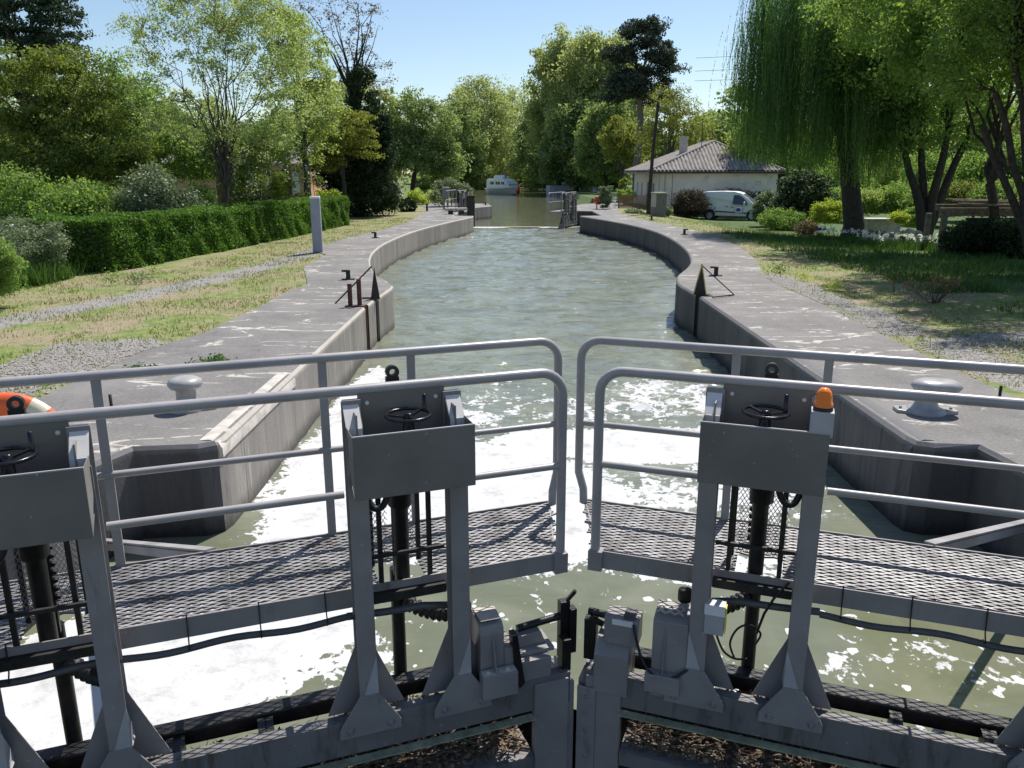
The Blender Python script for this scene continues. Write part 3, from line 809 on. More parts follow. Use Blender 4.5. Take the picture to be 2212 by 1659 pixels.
    mb.tube([(.66, -.03, .16), (.8, -.04, .19), (1.0, -.04, .195), (1.2, -.035, .205)], .02, 10)
    cd = out(mb, 'cable_conduit', M['cable'])
    for s in (1.3, 1.62, 1.95, 2.3, 2.7):
        mb = MB(); mb.tube([(s, -.009, .36), (s, -.012, .35), (s, -.03, .235), (s, -.062, .20), (s, -.035, .175), (s, -.012, .19)], .0035, 6)
        mb.mirror(m).build('cable_tie', M['iron'], cd)
    return root, out

gL, outL = gate_leaf(-1, (LO.x, LO.y, 0), LA, 'grey steel lock gate leaf with two winch boxes, nearest on the left of the mitre', [.875, 2.535])
gR, outR = gate_leaf(1, (RO.x, RO.y, 0), RA, 'grey steel lock gate leaf carrying the orange beacon, nearest on the right', [.855, 2.515])

# mitre hardware, left leaf
mb = MB()
poly = [(-.14, -.25), (-.14, .0)] + [(-.14 + .05 * (1 - math.cos(a)), .0 + .055 * math.sin(a)) for a in (.5, 1.0, 1.4)] + [(.02, .075), (.05, .04), (.05, -.25)]
mb.prism([(p[0], p[1]) for p in poly], 'x', .385, .52)
mb.prism([(-.142, .0), (-.205, -.20), (-.142, -.20)], 'x', .445, .453)
mb.box(.33, .53, -.215, -.145, -.345, -.205); mb.box(.32, .385, -.145, .05, -.345, -.10)
b_ = outL(mb, 'mitre_bracket', M['gate'], bevel=.004)
mb = MB()
for s in (.38, .49): mb.lathe([(.014, 0), (.014, .012), (.009, .016)], (s, -.18, -.205), 8)
mb.box(.335, .525, -.21, -.15, -.203, -.2015); mb.box(.40, .51, -.12, .02, .0765, .079)
mb.mirror(-1).build_each('worn_pad', M['concrete_pale'], b_)
mb = MB(); mb.box(.10, .335, -.13, .04, -.345, -.22); mb.box(.06, .29, -.08, .12, -.22, -.195)
mb.prism([(.09, -.20), (.30, -.20), (.27, -.13), (.12, -.12)], 'y', -.02, .06)
outL(mb, 'buffer_block', M['gate'], bevel=.006)
mb = MB(); mb.tube([(.25, .02, -.10), (-.02, .03, -.08)], .022, 10); mb.prism([(.33, -.22), (.345, -.02), (.315, -.02), (.27, -.33), (.30, -.36)], 'y', -.16, -.10)
outL(mb, 'latch_rod', M['dark_steel'])
mb = MB(); mb.lathe([(.035, 0), (.04, .01), (.04, .06), (.034, .07), (.0001, .07)], (.53, .12, .0), 14); mb.box(.50, .56, .08, .16, -.34, .0)
outL(mb, 'end_cap', M['iron'])
mb = MB(); mb.box(-.07, -.01, .0, .05, -.35, .02); mb.box(-.10, -.06, -.03, .03, -.30, -.02); mb.box(-.035, .02, -.10, -.03, -.36, -.16)
mb.bar((-.06, .02, .02), (-.10, .0, .08), .03, .02)
outL(mb, 'catch_plate', M['dark_steel'], bevel=.003)
# right leaf
mb = MB(); mb.prism([(-.16, -.46), (-.16, -.22), (-.10, -.14), (.06, -.14), (.06, -.46)], 'x', .045, .24)
outR(mb, 'sensor_bracket', M['gate'], bevel=.006)
mb = MB(); mb.box(.095, .285, -.14, .0, -.145, .015)
sb = outR(mb, 'sensor_housing', M['gate'], bevel=.004)
mb = MB(); mb.box(.14, .255, -.145, -.140, -.02, .012); mb.mirror(1).build('lens', M['white_paint'], sb)
mb = MB(); mb.box(.20, .262, -.13, -.03, .016, .035); mb.build('blue_connector', M['cable'], sb)
mb = MB(); mb.prism([(-.14, -.42), (-.14, .05), (.02, .09), (.06, .05), (.06, -.42)], 'x', .365, .555); mb.prism([(-.142, .02), (-.185, -.25), (-.142, -.25)], 'x', .43, .437)
mb.box(.34, .53, -.20, -.14, -.36, -.25)
br = outR(mb, 'mitre_bracket', M['gate'], bevel=.005)
mb = MB(); expanded_mesh(mb, .37, .55, -.11, .02, .083, .05, .03, .012, .006); mb.mirror(1).build('cracked_pad', M['concrete_pale'], br)
mb = MB(); mb.lathe([(.034, 0), (.04, .01), (.04, .06), (.036, .072), (.0001, .072)], (.50, .10, .06), 14); mb.tube([(.54, .10, .07), (.62, .10, .07)], .025, 10)
outR(mb, 'end_cap', M['iron'])
mb = MB(); mb.tube([(.10, .0, -.06), (-.03, .02, -.06)], .022, 10); mb.box(-.05, .02, -.01, .05, -.36, -.10); mb.bar((-.02, -.02, -.08), (.06, .0, -.12), .02, .03)
outR(mb, 'latch_rod', M['dark_steel'])
mb = MB(); mb.box(-.045, .062, -.165, -.152, -1.5, -.44)
st = outR(mb, 'seal_strip', M['gate_light'] if False else M['gate'], bevel=.002)
mb = MB()
for z in (-.50, -.60, -.72, -.9): mb.lathe([(.011, 0), (.011, .006), (.005, .008)], (.01, -.165, z), 8, Matrix.Rotation(PI / 2, 4, 'X'))
mb.mirror(1).build_each('bolt', M['gate'], st)
mb = MB(); mb.box(.635, .735, -.16, -.10, .035, .15); gbx = outR(mb, 'junction_box', M['gate_light'], bevel=.003)
mb = MB(); mb.box(.632, .737, -.163, -.09, .151, .21); mb.mirror(1).build('box_lid', M['white_paint'], gbx)
mb = MB(); mb.box(.738, .744, -.155, -.095, .05, .20); mb.mirror(1).build('yellow_edge', M['yellow'], gbx)
mb = MB()
mb.tube(spl([(.26, -.15, .0), (.285, -.17, -.08), (.33, -.18, -.20), (.41, -.19, -.265), (.50, -.18, -.25), (.57, -.15, -.2)]), .008, 8)
mb.tube(spl([(.70, -.14, .03), (.74, -.12, -.07), (.80, -.08, -.13), (.86, -.03, -.15)]), .006, 8)
mb.tube(spl([(.80, -.08, -.13), (.77, -.07, -.05), (.80, -.05, .03), (.86, -.02, .05), (.92, .0, .0), (.90, .02, -.08)]), .006, 8)
mb.tube([(1.04, -.04, .35), (.97, -.06, .25), (.93, -.05, .15), (.90, -.04, .02)], .007, 8)
outR(mb, 'signal_cable', M['black'])
mb = MB(); mb.ball((0, 0, 0), .045, 10, 1.15, 1, .9); mb.lathe([(.02, .035), (.016, .055), (.0001, .056)], (0, 0, 0), 10)
o = mb.build('net_float', plain('tarnished_gold_plastic', (.42, .28, .07), .35, .3, .5, 30, .4))
o.location = Matrix.Translation(RO) @ Matrix.Rotation(RA, 4, 'Z') @ Vector((2.16, -.03, -.40)); tag(o, 'tarnished golden float ball caught on the gate beam in the bottom right corner', 'float')
# orange beacon on a pale box at the end of the winch box
mb = MB(); mb.box(1.055, 1.155, -.296, -.205, 1.225, 1.345); bc = outR(mb, 'beacon_box', M['gate_light'], bevel=.003)
mb = MB(); mb.lathe([(.044, 1.345), (.044, 1.362), (.0001, 1.362)], (1.105, -.25, 0), 18); mb.build('beacon_base', M['black'], bc)
def m_beacon():
    t = NT('orange_beacon_lens')
    wv = t.n('ShaderNodeTexWave'); wv.bands_direction = 'Z'; wv.inputs['Scale'].default_value = 60
    t.set(wv.inputs['Vector'], t.coord())
    return t.done(t.pbsdf(t.mix(wv.outputs['Fac'], (.95, .16, .01), (1, .30, .02)), .18, 0, t.bump(wv.outputs['Fac'], .3, .002), Subsurface_Weight=.3, Subsurface_Radius=(.03, .01, .004)))
mb = MB(); mb.lathe([(.042, 1.362), (.042, 1.378), (.037, 1.382), (.035, 1.41), (.030, 1.432), (.018, 1.447), (.0001, 1.451)], (1.105, -.25, 0), 22)
mb.build('beacon_lens', m_beacon(), bc)

# the open upstream gates, far end of the chamber: copies of the near leaves swung back against the walls
def far_gate(src, loc, rz, label):
    g = copy_tree(src); g.location = loc; g.rotation_euler = (0, 0, rz); g['label'] = label
    return g
far_gate(gR, (3.0, 49.2, -.2), R(70), 'dark open lock gate seen end on beyond the right wall at the far end')
far_gate(gL, (-3.0, 54.2, -.12), R(83), 'dark open lock gate folded back in the left recess at the far end')

def push_arm(root, a, b):
    Mi = (Matrix.Translation(root.location) @ Matrix.Rotation(root.rotation_euler.z, 4, 'Z')).inverted()
    mb = MB(); mb.bar(Mi @ Vector(a), Mi @ Vector(b), .045, .06); mb.bar(Mi @ (Vector(a) + Vector((0, 0, .05))), Mi @ (Vector(b) + Vector((0, 0, .05))), .06, .012)
    mb.build('push_arm', M['rail'], root)
push_arm(gL, (-3.58, 6.35, -.72), (-1.72, 4.17, .27))
push_arm(gR, (4.30, 6.1, -.42), (2.42, 4.25, .27))

# ------------------------------------------------------------------ quayside furniture
def mushroom(name, x, y, rz, label, squashed):
    r = empty(name, (x, y, 0), rz, label, 'bollard')
    mb = MB(); mb.lathe([(.20, .0), (.20, .03), (.15, .045), (.12, .07), (.10, .12), (.10, .22), (.12, .26)], (0, 0, 0), 22)
    mb.build('bollard_stem', M['bollard'], r)
    mb = MB(); mb.lathe([(.10, .24), (.155, .27), (.175, .31), (.165, .355), (.12, .385), (.06, .395), (.0001, .397)], (0, 0, 0), 26)
    mb.v = [(a, b_, c * .88) for a, b_, c in mb.v]
    if squashed:   # cap that overhangs to one side
        mb.v = [(a * 1.25 + .05 + (.06 if a > .05 else 0), b_, c + a * .0) for a, b_, c in mb.v]
    mb.build('bollard_cap', M['bollard'], r)
    mb = MB()
    for q in (-1, 1): mb.prism([(q * .30, -.07), (q * .30, .07), (q * .12, .13), (q * .12, -.13)], 'z', .0, .035)
    mb.build_each('base_plate', M['bollard'], r, .003)
    mb = MB()
    for q in (-1, 1): mb.lathe([(.016, .035), (.016, .055), (.0001, .057)], (q * .25, 0, 0), 8)
    mb.build_each('bolt', M['bollard'], r)
    return r
mushroom('mushroom_bollard', -3.40, 8.05, .2, 'grey mushroom bollard with a round cap on the left quay by the near gate', False)
mushroom('mushroom_bollard', 4.28, 7.95, -.1, 'grey bollard with an egg shaped cap on the right quay by the near gate', True)

def small_bollard(x, y, rz, label, flip=1):
    r = empty('mooring_bollard', (x, y, gz(x, y) + .02 if abs(x) > 8 else 0), rz, label, 'bollard', 'small black mooring bollards along the quays')
    mb = MB(); mb.lathe([(.055, .02), (.05, .10), (.052, .20), (.06, .22), (.0001, .225)], (0, 0, 0), 12)
    mb.box(min(0, -flip * .14), max(0, -flip * .14), -.04, .04, .18, .225)
    mb.build('bollard_horn', M['iron'], r, .004)
    mb = MB(); mb.box(-.15, .15, -.07, .07, 0, .022); mb.build('base_plate', M['iron'], r, .003)
for x, y, rz, lab, fl in [(-3.78, 18.5, .1, 'black mooring bollard behind the left stop log slot', 1), (-5.15, 30.6, .3, 'black mooring bollard on the left quay where the basin is widest', 1),
                      (4.88, 19.2, -.1, 'black mooring bollard behind the yellow edged triangle on the right quay', 1), (6.85, 32.3, -.2, 'black mooring bollard on the right quay where the basin is widest', -1),
                      (7.2, 42.1, .4, 'black mooring bollard at the grass edge short of the meter box', 1), (-2.0, 62.0, 0, 'tiny black mooring bollard at the tip of the far jetty', 1)]:
    small_bollard(x, y, rz, lab, fl)
for x, y, h, lab in [(-4.17, 8.0, .17, 'thin steel peg standing on the left quay beside the bollard'), (5.28, 8.35, .17, 'thin steel peg standing on the right quay beside the bollard')]:
    mb = MB(); mb.lathe([(.016, -.02), (.016, h), (.0001, h + .002)], (0, 0, 0), 10)
    o = mb.build('steel_peg', M['iron']); o.location = (x, y, 0); tag(o, lab, 'peg')

# stop-log slots: rusty channels standing out of the wall with a bracing rod
r = empty('stop_log_guide', (-2.72, 15.2, 0), 0, 'rusty stop log guide with two steel channels and a triangular fin, left wall', 'stop log guide')
for y0 in (14.63, 15.58):
    mb = MB(); d = .22 if y0 < 15 else .20
    mb.box(-.25, .035, y0 - 15.2 + .01, y0 - 15.2 + .035, -3, .0); mb.box(-.26, -.24, y0 - 15.2 + .03, y0 - 15.2 + d, -3, .0)
    mb.box(-.25, .035, y0 - 15.2 + d - .02, y0 - 15.2 + d - .0, -3, .0)
    mb.build('wall_channel', M['rust'], r)
mb = MB(); mb.box(-.30, -.22, -.56, -.53, 0, .42); mb.box(-.14, -.06, -.50, -.47, 0, .50); mb.box(-.36, .0, -.58, -.44, 0, .02)
mb.build_each('upright', M['rust'], r)
mb = MB(); mb.prism([(-.04, 0), (.14, 0), (.05, .62)], 'y', .36, .38); mb.prism([(.36, 0), (.62, 0), (.37, .6)], 'x', .048, .056)
mb.build_each('fin', M['iron'], r)
mb = MB(); mb.bar((-.62, -.2, .0), (-.02, .5, .62), .022, .022); mb.build('brace', M['iron'], r)
r = empty('stop_log_guide', (3.76, 16.1, 0), 0, 'yellow edged triangular fin with a brace rod over the slot in the right wall', 'stop log guide')
mb = MB(); mb.box(-.03, .22, -.17, -.15, -3, 0); mb.box(.20, .22, -.15, .1, -3, 0); mb.box(-.03, .22, .08, .095, -3, 0); mb.build('wall_channel', M['iron'], r)
mb = MB(); mb.prism([(-.10, 0), (.16, 0), (.04, .62)], 'y', .0, .02); mb.build('fin', M['iron'], r)
mb = MB(); mb.bar((-.10, -.006, .0), (.04, -.006, .62), .014, .02); mb.bar((.16, -.006, 0), (.04, -.006, .62), .014, .02); mb.build('fin_edge', M['dull_yellow'], r)
mb = MB(); mb.bar((.06, .02, .58), (.70, -.10, .02), .02, .02); mb.bar((.16, -.5, .03), (.70, -.10, .02), .02, .02); mb.build('brace', M['iron'], r)

# control pedestal
r = empty('control_pedestal', (-6.02, 25.1, 0), .12, 'tall plain grey pedestal post with a pale cap at the quay edge left', 'pedestal post')
mb = MB(); mb.box(-.145, .145, -.12, .12, 0, 1.62); mb.build('post_body', M['post'], r, .012)
mb = MB(); mb.box(-.15, .15, -.125, .125, 1.62, 1.69); mb.build('post_cap', M['white_paint'], r, .02)
mb = MB(); mb.tube([(0, 0, 1.69), (-.02, 0, 1.95), (-.06, 0, 2.35)], .012, 6); mb.build('aerial', M['red'], r)

# life rings
def life_ring(loc, rot, rad, label, thick=.3, post=True, pm='red'):
    r = empty('lifebuoy', loc, rot, label, 'lifebuoy')
    n = 40; k = 12; V = []; tk = rad * thick
    for i in range(n):
        a = 2 * PI * i / n
        for j in range(k):
            b_ = 2 * PI * j / k; rr_ = rad - tk + tk * math.cos(b_)
            V.append((rr_ * math.cos(a), tk * .62 * math.sin(b_), rr_ * math.sin(a)))
    def band(i): return (i % 10) in (4, 5)
    for nm, cond, mt in (('ring', lambda i: not band(i), 'orange'), ('band', band, 'cream')):
        mb = MB(); mb.add(V, [(i * k + j, i * k + (j + 1) % k, ((i + 1) % n) * k + (j + 1) % k, ((i + 1) % n) * k + j) for i in range(n) for j in range(k) if cond(i)], True)
        for o in mb.build_each(nm, M[mt], r, 0, .0005): o.rotation_euler = (0, R(-8), 0)
    if post:
        mb = MB(); mb.box(-.04, .04, .06, .12, -loc[2] - .1 + .0, rad * .3); mb.box(-.25, .25, .04, .07, -.05, .05); mb.build('stand', M[pm], r)
    return r
p = dp(28, 966, 5.6)
life_ring(p, .15, .42, 'orange lifebuoy with cream bands on the left quay behind the gate rail', .26, True, 'iron')
life_ring((5.75, 55.5, .55), 0, .27, 'small faded orange lifebuoy on a red post beside the far right gate', .34, True)

# meter box, utility pole, cable
r = empty('meter_cabinet', (8.62, 48.2, gz(8.95, 49) ), .35, 'squat grey green concrete meter cabinet beside the leaning pole', 'cabinet')
mb = MB(); mb.box(-.34, .34, -.32, .32, -.1, 1.36); mb.build('cabinet_body', M['girder'], r, .01)
mb = MB(); mb.box(-.37, .37, -.35, .35, 1.36, 1.43); mb.box(-.348, -.342, -.30, .30, .6, 1.34); mb.build('cabinet_lid', M['concrete_pale'], r, .01)
r = empty('utility_pole', (8.25, 49.6, gz(8.2, 49.6) - .05), 0, 'thin dark wooden utility pole leaning slightly before the cream house', 'utility pole')
mb = MB(); mb.tube([(0, 0, 0), (.12, .02, 3.4), (.34, .05, 6.5)], [.13, .105, .085], 10); mb.build('pole_shaft', M['bark_dark'], r)
mb = MB(); mb.box(.22, .46, .0, .08, 6.2, 6.28); mb.lathe([(.03, 6.28), (.03, 6.36), (.0001, 6.37)], (.25, .04, 0), 8); mb.build('insulator_bracket', M['iron'], r)
for i, (za, zb) in enumerate([(13.2, 15.4), (12.0, 14.2), (11.1, 13.1)]):
    mb = MB(); pts = []
    for k in range(13):
        t = k / 12; pts.append((18 + 40 * t, 84 - 10 * t, za + (zb - za) * t - 1.2 * 4 * t * (1 - t) * .4))
    mb.tube(pts, .018, 5)
    tag(mb.build('overhead_cable', M['iron']), ['topmost', 'middle', 'lowest'][i] + ' of the three faint cables crossing the sky beside the willow', 'cable', 'cables across the sky')

# wicker screens, pale gate posts and wooden bits beyond the right wall
r = empty('wicker_fence', (8.4, 57.0, gz(8.4, 57)), 0, 'brown wicker fence panel below the corner of the cream house', 'fence')
mb = MB()
for k in range(34): mb.box(-.95 + k * .056, -.915 + k * .056, -.01 + .012 * (k % 2), .012 + .012 * (k % 2), -.1, .92 + .03 * math.sin(k))
mb.build('panel', M['wicker'], r)
for q in (-.98, .0, .98):
    mb = MB(); mb.box(q - .04, q + .04, .03, .10, -.2, 1.0); mb.build('fence_post', M['log'], r)
r = empty('folding_chair', (6.9, 56.2, gz(6.9, 56.2)), .3, 'pale lilac folding chair frame leaning by the wicker fence', 'chair')
mb = MB(); mb.tube([(-.22, 0, 0), (-.24, .25, .9), (-.2, .27, .98), (.2, .27, .98), (.24, .25, .9), (.22, 0, 0)], .02, 8); mb.tube([(-.22, .3, 0), (-.2, -.05, .5), (.2, -.05, .5), (.22, .3, 0)], .02, 8); mb.build('chair_frame', M['white_paint'], r)
mb = MB(); mb.add([(-.2, -.05, .48), (.2, -.05, .48), (.2, .22, .46), (-.2, .22, .46)], [(0, 1, 2, 3)]); mb.add([(-.2, .2, .5), (.2, .2, .5), (.2, .27, .95), (-.2, .27, .95)], [(0, 1, 2, 3)]); mb.build('chair_canvas', M['hull_blue'], r)

# gate machinery pieces by the far left recess: timber beam ends and a rope reel
r = empty('timber_dolphin', (-2.55, 51.0, -.05), 0, 'dark square timber post at the end of the left wall', 'timber post')
mb = MB(); mb.box(-.24, .24, -.22, .22, -1.2, 1.0); mb.build('post_body', M['wood_dark'], r, .03)
mb = MB(); mb.box(-.26, .26, -.24, .24, 1.0, 1.05); mb.build('post_cap', M['iron'], r)
r = empty('stone_block', (-3.3, 48.3, 0), .2, 'low pale stone bench block behind the far left wall end', 'stone block')
mb = MB(); mb.box(-.65, .65, -.25, .25, .22, .36); mb.build('slab', M['concrete_pale'], r, .02)
mb = MB(); mb.box(-.45, -.2, -.2, .2, 0, .22); mb.box(.2, .45, -.2, .2, 0, .22); mb.build_each('foot', M['wood_dark'], r, .01)
r = empty('paddle_winch', (-4.4, 54.5, 0), .1, 'dark winch housing on two stubby posts beside the far left gate', 'winch')
mb = MB(); mb.box(-.25, .25, -.2, .2, .75, 1.45); mb.build('housing', M['gate'], r, .06)
mb = MB(); mb.box(-.18, -.06, -.05, .05, 0, .76); mb.box(.06, .18, -.05, .05, 0, .76); mb.build_each('winch_post', M['gate'], r)
mb = MB(); mb.lathe([(.17, -.03), (.17, .03)], (-.3, -.05, 1.15), 16, Matrix.Rotation(PI / 2, 4, 'Y')); mb.build('winch_wheel', M['iron'], r)
r = empty('boat_bench', (-6.2, 52.0, 0), .2, 'low dark wooden bench frame on the quay by the far left shrubs', 'bench')
mb = MB(); mb.box(-.9, .9, -.16, .16, .40, .45); mb.build('seat', M['wood_dark'], r, .01)
for q in (-.8, .8):
    mb = MB(); mb.box(q - .05, q + .05, -.14, .14, -.05, .40); mb.build('leg', M['wood_dark'], r)

# concrete sill crossing the channel between the far gates
mb = MB(); mb.box(-3.0, 4.6, 50.55, 50.85, -2.0, WZ + .012)
tag(mb.build('sill', M['concrete_pale']), 'pale sill line breaking the water between the far open gates', 'sill')

# ------------------------------------------------------------------ cream house
HZ = gz(12, 58) - .05
r = empty('cream_house', (14.55, 58.2, HZ), 0, 'cream rendered single storey house with a ribbed hipped tile roof', 'house')
x0, x1, y0, y1, H_ = -4.15, 4.15, 0.0, 12.0, 2.95
mb = MB(); mb.box(x0, x1, y0, y1, -.5, H_); mb.build('wall', M['render'], r)
ex0, ex1, ey0, ey1 = x0 - .85, x1 + .35, y0 - .5, y1 + .5
ap, ap2, zr, ze = (.35, 3.6), (.35, 8.6), 5.02, 2.93
def m_tile():
    t = NT('roman_roof_tiles')
    n = t.noise(2.2, 6, .75); n2 = t.noise(18, 4, .7)
    c = t.mix(t.ramp(n, .3, .7), (.165, .138, .12), (.37, .335, .305))
    c = t.mix(t.math('MULTIPLY', t.ramp(n2, .5, .72), .6), c, (.10, .085, .07))
    return t.done(t.pbsdf(c, .9, 0, t.bump(n2, .5, .02)))
M['tile'] = m_tile()
def roof_plane(A, B, topf, name):
    # ribbed plane between eave A-B; topf(u) gives the upper point above eave parameter u
    A = Vector(A); B = Vector(B); L = (B - A).length; per = .27; nn = int(L / per); sub = 8; V = []; F = []
    nrow = 9
    for i in range(nn * sub + 1):
        u = i / (nn * sub); e = A.lerp(B, u); tp = Vector(topf(u))
        ph = (i % sub) / sub; h = .13 * abs(math.sin(PI * ph)) ** .7
        for j in range(nrow + 1):
            p = e.lerp(tp, j / nrow)
            V.append((p.x, p.y, p.z + h + .012 * ((j * 5) % 2)))
    F = [((nrow + 1) * i + j, (nrow + 1) * (i + 1) + j, (nrow + 1) * (i + 1) + j + 1, (nrow + 1) * i + j + 1) for i in range(nn * sub) for j in range(nrow)]
    return np_obj(name, V, F, M['tile'], roof, None, False)
mb = MB(); mb.add([(ex0, ey0, ze - .12), (ex1, ey0, ze - .12), (ex1, ey1, ze - .12), (ex0, ey1, ze - .12)], [(0, 3, 2, 1)]); mb.box(ex0, ex1, ey0 - .01, ey0 + .02, ze - .14, ze + .0); mb.box(ex0 - .01, ex0 + .02, ey0, ey1, ze - .14, ze)
mb.add([(ex0, ey0, ze - .02), (ex1, ey0, ze - .02), (ap[0], ap[1], zr - .05)], [(0, 1, 2)]); mb.add([(ex0, ey0, ze - .02), (ex0, ey1, ze - .02), (ap2[0], ap2[1], zr - .05), (ap[0], ap[1], zr - .05)], [(0, 3, 2, 1)])
mb.add([(ex1, ey0, ze - .02), (ex1, ey1, ze - .02), (ap2[0], ap2[1], zr - .05), (ap[0], ap[1], zr - .05)], [(0, 1, 2, 3)]); mb.add([(ex1, ey1, ze - .02), (ex0, ey1, ze - .02), (ap2[0], ap2[1], zr - .05)], [(0, 1, 2)])
roof = mb.build('roof', M['tile'], r)
def lerp3(a, b, t): return tuple(p + (q - p) * t for p, q in zip(a, b))
um = (ap[0] - ex0) / (ex1 - ex0)
A3 = (ap[0], ap[1], zr)
roof_plane((ex0, ey0, ze), (ex1, ey0, ze), lambda u: lerp3((ex0, ey0, ze), A3, u / um) if u < um else lerp3((ex1, ey0, ze), A3, (1 - u) / (1 - um)), 'front_slope')
fL = (ap[1] - ey0) / (ey1 - ey0); fR = (ap2[1] - ey0) / (ey1 - ey0)
def side_top(xe):
    def f(u):
        if u < fL: return lerp3((xe, ey0, ze), A3, u / fL)
        if u > fR: return lerp3((xe, ey1, ze), (ap2[0], ap2[1], zr), (1 - u) / (1 - fR))
        return (ap[0], ey0 + (ey1 - ey0) * u, zr)
    return f
roof_plane((ex0, ey0, ze), (ex0, ey1, ze), side_top(ex0), 'side_slope')
mb = MB(); mb.tube([(ex0, ey0, ze + .07), (ap[0], ap[1], zr + .07)], .11, 8); mb.tube([(ex1, ey0, ze + .07), (ap[0], ap[1], zr + .07)], .11, 8); mb.tube([(ap[0], ap[1], zr + .07), (ap2[0], ap2[1], zr + .07)], .11, 8)
mb.build('ridge_tiles', M['tile'], roof)
cxy = (-1.8, 3.9)
mb = MB(); mb.box(cxy[0] - .26, cxy[0] + .26, cxy[1] - .26, cxy[1] + .26, 3.6, 5.45); mb.box(cxy[0] - .29, cxy[0] + .29, cxy[1] - .29, cxy[1] + .29, 5.38, 5.45); mb.build('chimney', M['concrete_pale'], roof, .01)
mb = MB(); mb.tube([(-.75, 2.6, 4.2), (-.75, 2.6, 6.5)], .025, 6); mb.tube([(.3, 4.0, 5.0), (.3, 4.0, 6.0)], .02, 6); mb.bar((-.1, 4.0, 5.9), (.7, 4.0, 5.75), .02, .02); mb.build_each('aerial', M['iron'], roof, 0, .15)
mb = MB(); mb.box(ex0, ex1, ey0 - .08, ey0 - .005, ze - .10, ze - .03); mb.build('gutter', M['wood_dark'], r)
for yy, h0, h1, wd, nm in [(9.7, .35, 2.15, .8, 'shutter'), (7.4, 1.2, 2.1, .5, 'window'), (4.2, .3, 2.2, .95, 'door'), (1.9, .9, 2.1, .8, 'window')]:
    mb = MB(); mb.box(x0 - .012, x0 - .002, yy, yy + wd, h0, h1); o = mb.build(nm, M['darkhole'] if nm != 'shutter' else M['post'], r)
    mb = MB(); mb.box(x0 - .03, x0 - .0, yy - .07, yy, h0, h1 + .07); mb.box(x0 - .03, x0, yy + wd, yy + wd + .07, h0, h1 + .07); mb.box(x0 - .03, x0, yy, yy + wd, h1, h1 + .07); mb.build('frame', M['white_paint'], o)
mb = MB(); mb.tube([(x0 + .38, y0 - .06, 0), (x0 + .38, y0 - .06, 2.75)], .04, 8); mb.tube([(x0 - .04, y0 - .05, 0), (x0 - .04, y0 - .05, 2.8)], .04, 8); mb.build_each('downpipe', M['concrete_pale'], r)
mb = MB(); mb.tube([(x0 + .9, y0 - .02, 2.8), (x0 + .9, y0 - .02, .1)], .012, 6); mb.build('wall_cable', M['iron'], r)
mb = MB(); mb.box(2.6, 3.0, y0 - .012, y0 - .002, 2.0, 2.05); mb.box(2.6, 2.64, y0 - .012, y0 - .002, 2.05, 2.3); mb.box(2.96, 3.0, y0 - .012, y0 - .002, 2.05, 2.28); mb.box(2.72, 2.78, y0 - .03, y0 - .002, 2.12, 2.3); mb.box(2.88, 2.93, y0 - .03, y0 - .002, 2.12, 2.27); mb.build_each('wall_bracket', M['concrete_pale'], r, 0, .2)
mb = MB(); mb.box(2.85, 3.35, y0 - .014, y0 - .002, 1.35, 1.58); mb.build('vent', M['darkhole'], r)

# ochre outbuilding behind the left garden
r = empty('ochre_house', (-19.5, 50.0, 0), 0, 'ochre rendered house mostly hidden behind the left garden trees', 'house')
mb = MB(); mb.box(-1.9, 1.6, 0, 6, -.3, 2.8); mb.box(4.6, 7.2, -1, 6, -.3, 2.9); mb.build('wall', M['orange_render'], r)
mb = MB(); mb.add([(-2.3, -.4, 2.8), (7.6, -.4, 2.8), (7.6, 3, 4.3), (-2.3, 3, 4.3)], [(0, 1, 2, 3)]); mb.add([(-2.3, 6.4, 2.8), (7.6, 6.4, 2.8), (7.6, 3, 4.3), (-2.3, 3, 4.3)], [(3, 2, 1, 0)]); mb.box(-2.3, 7.6, -.42, -.38, 2.68, 2.82); mb.build('roof', M['tile'], r)
mb = MB(); mb.box(5.6, 6.4, -1.02, -1.005, .2, 2.2); mb.build('door', M['darkhole'], r)
mb = MB(); mb.box(6.5, 6.9, -1.03, -1.005, 0, 2.5); mb.box(4.9, 5.4, -1.03, -1.005, 0, 2.5); mb.build_each('curtain', M['render'], r)

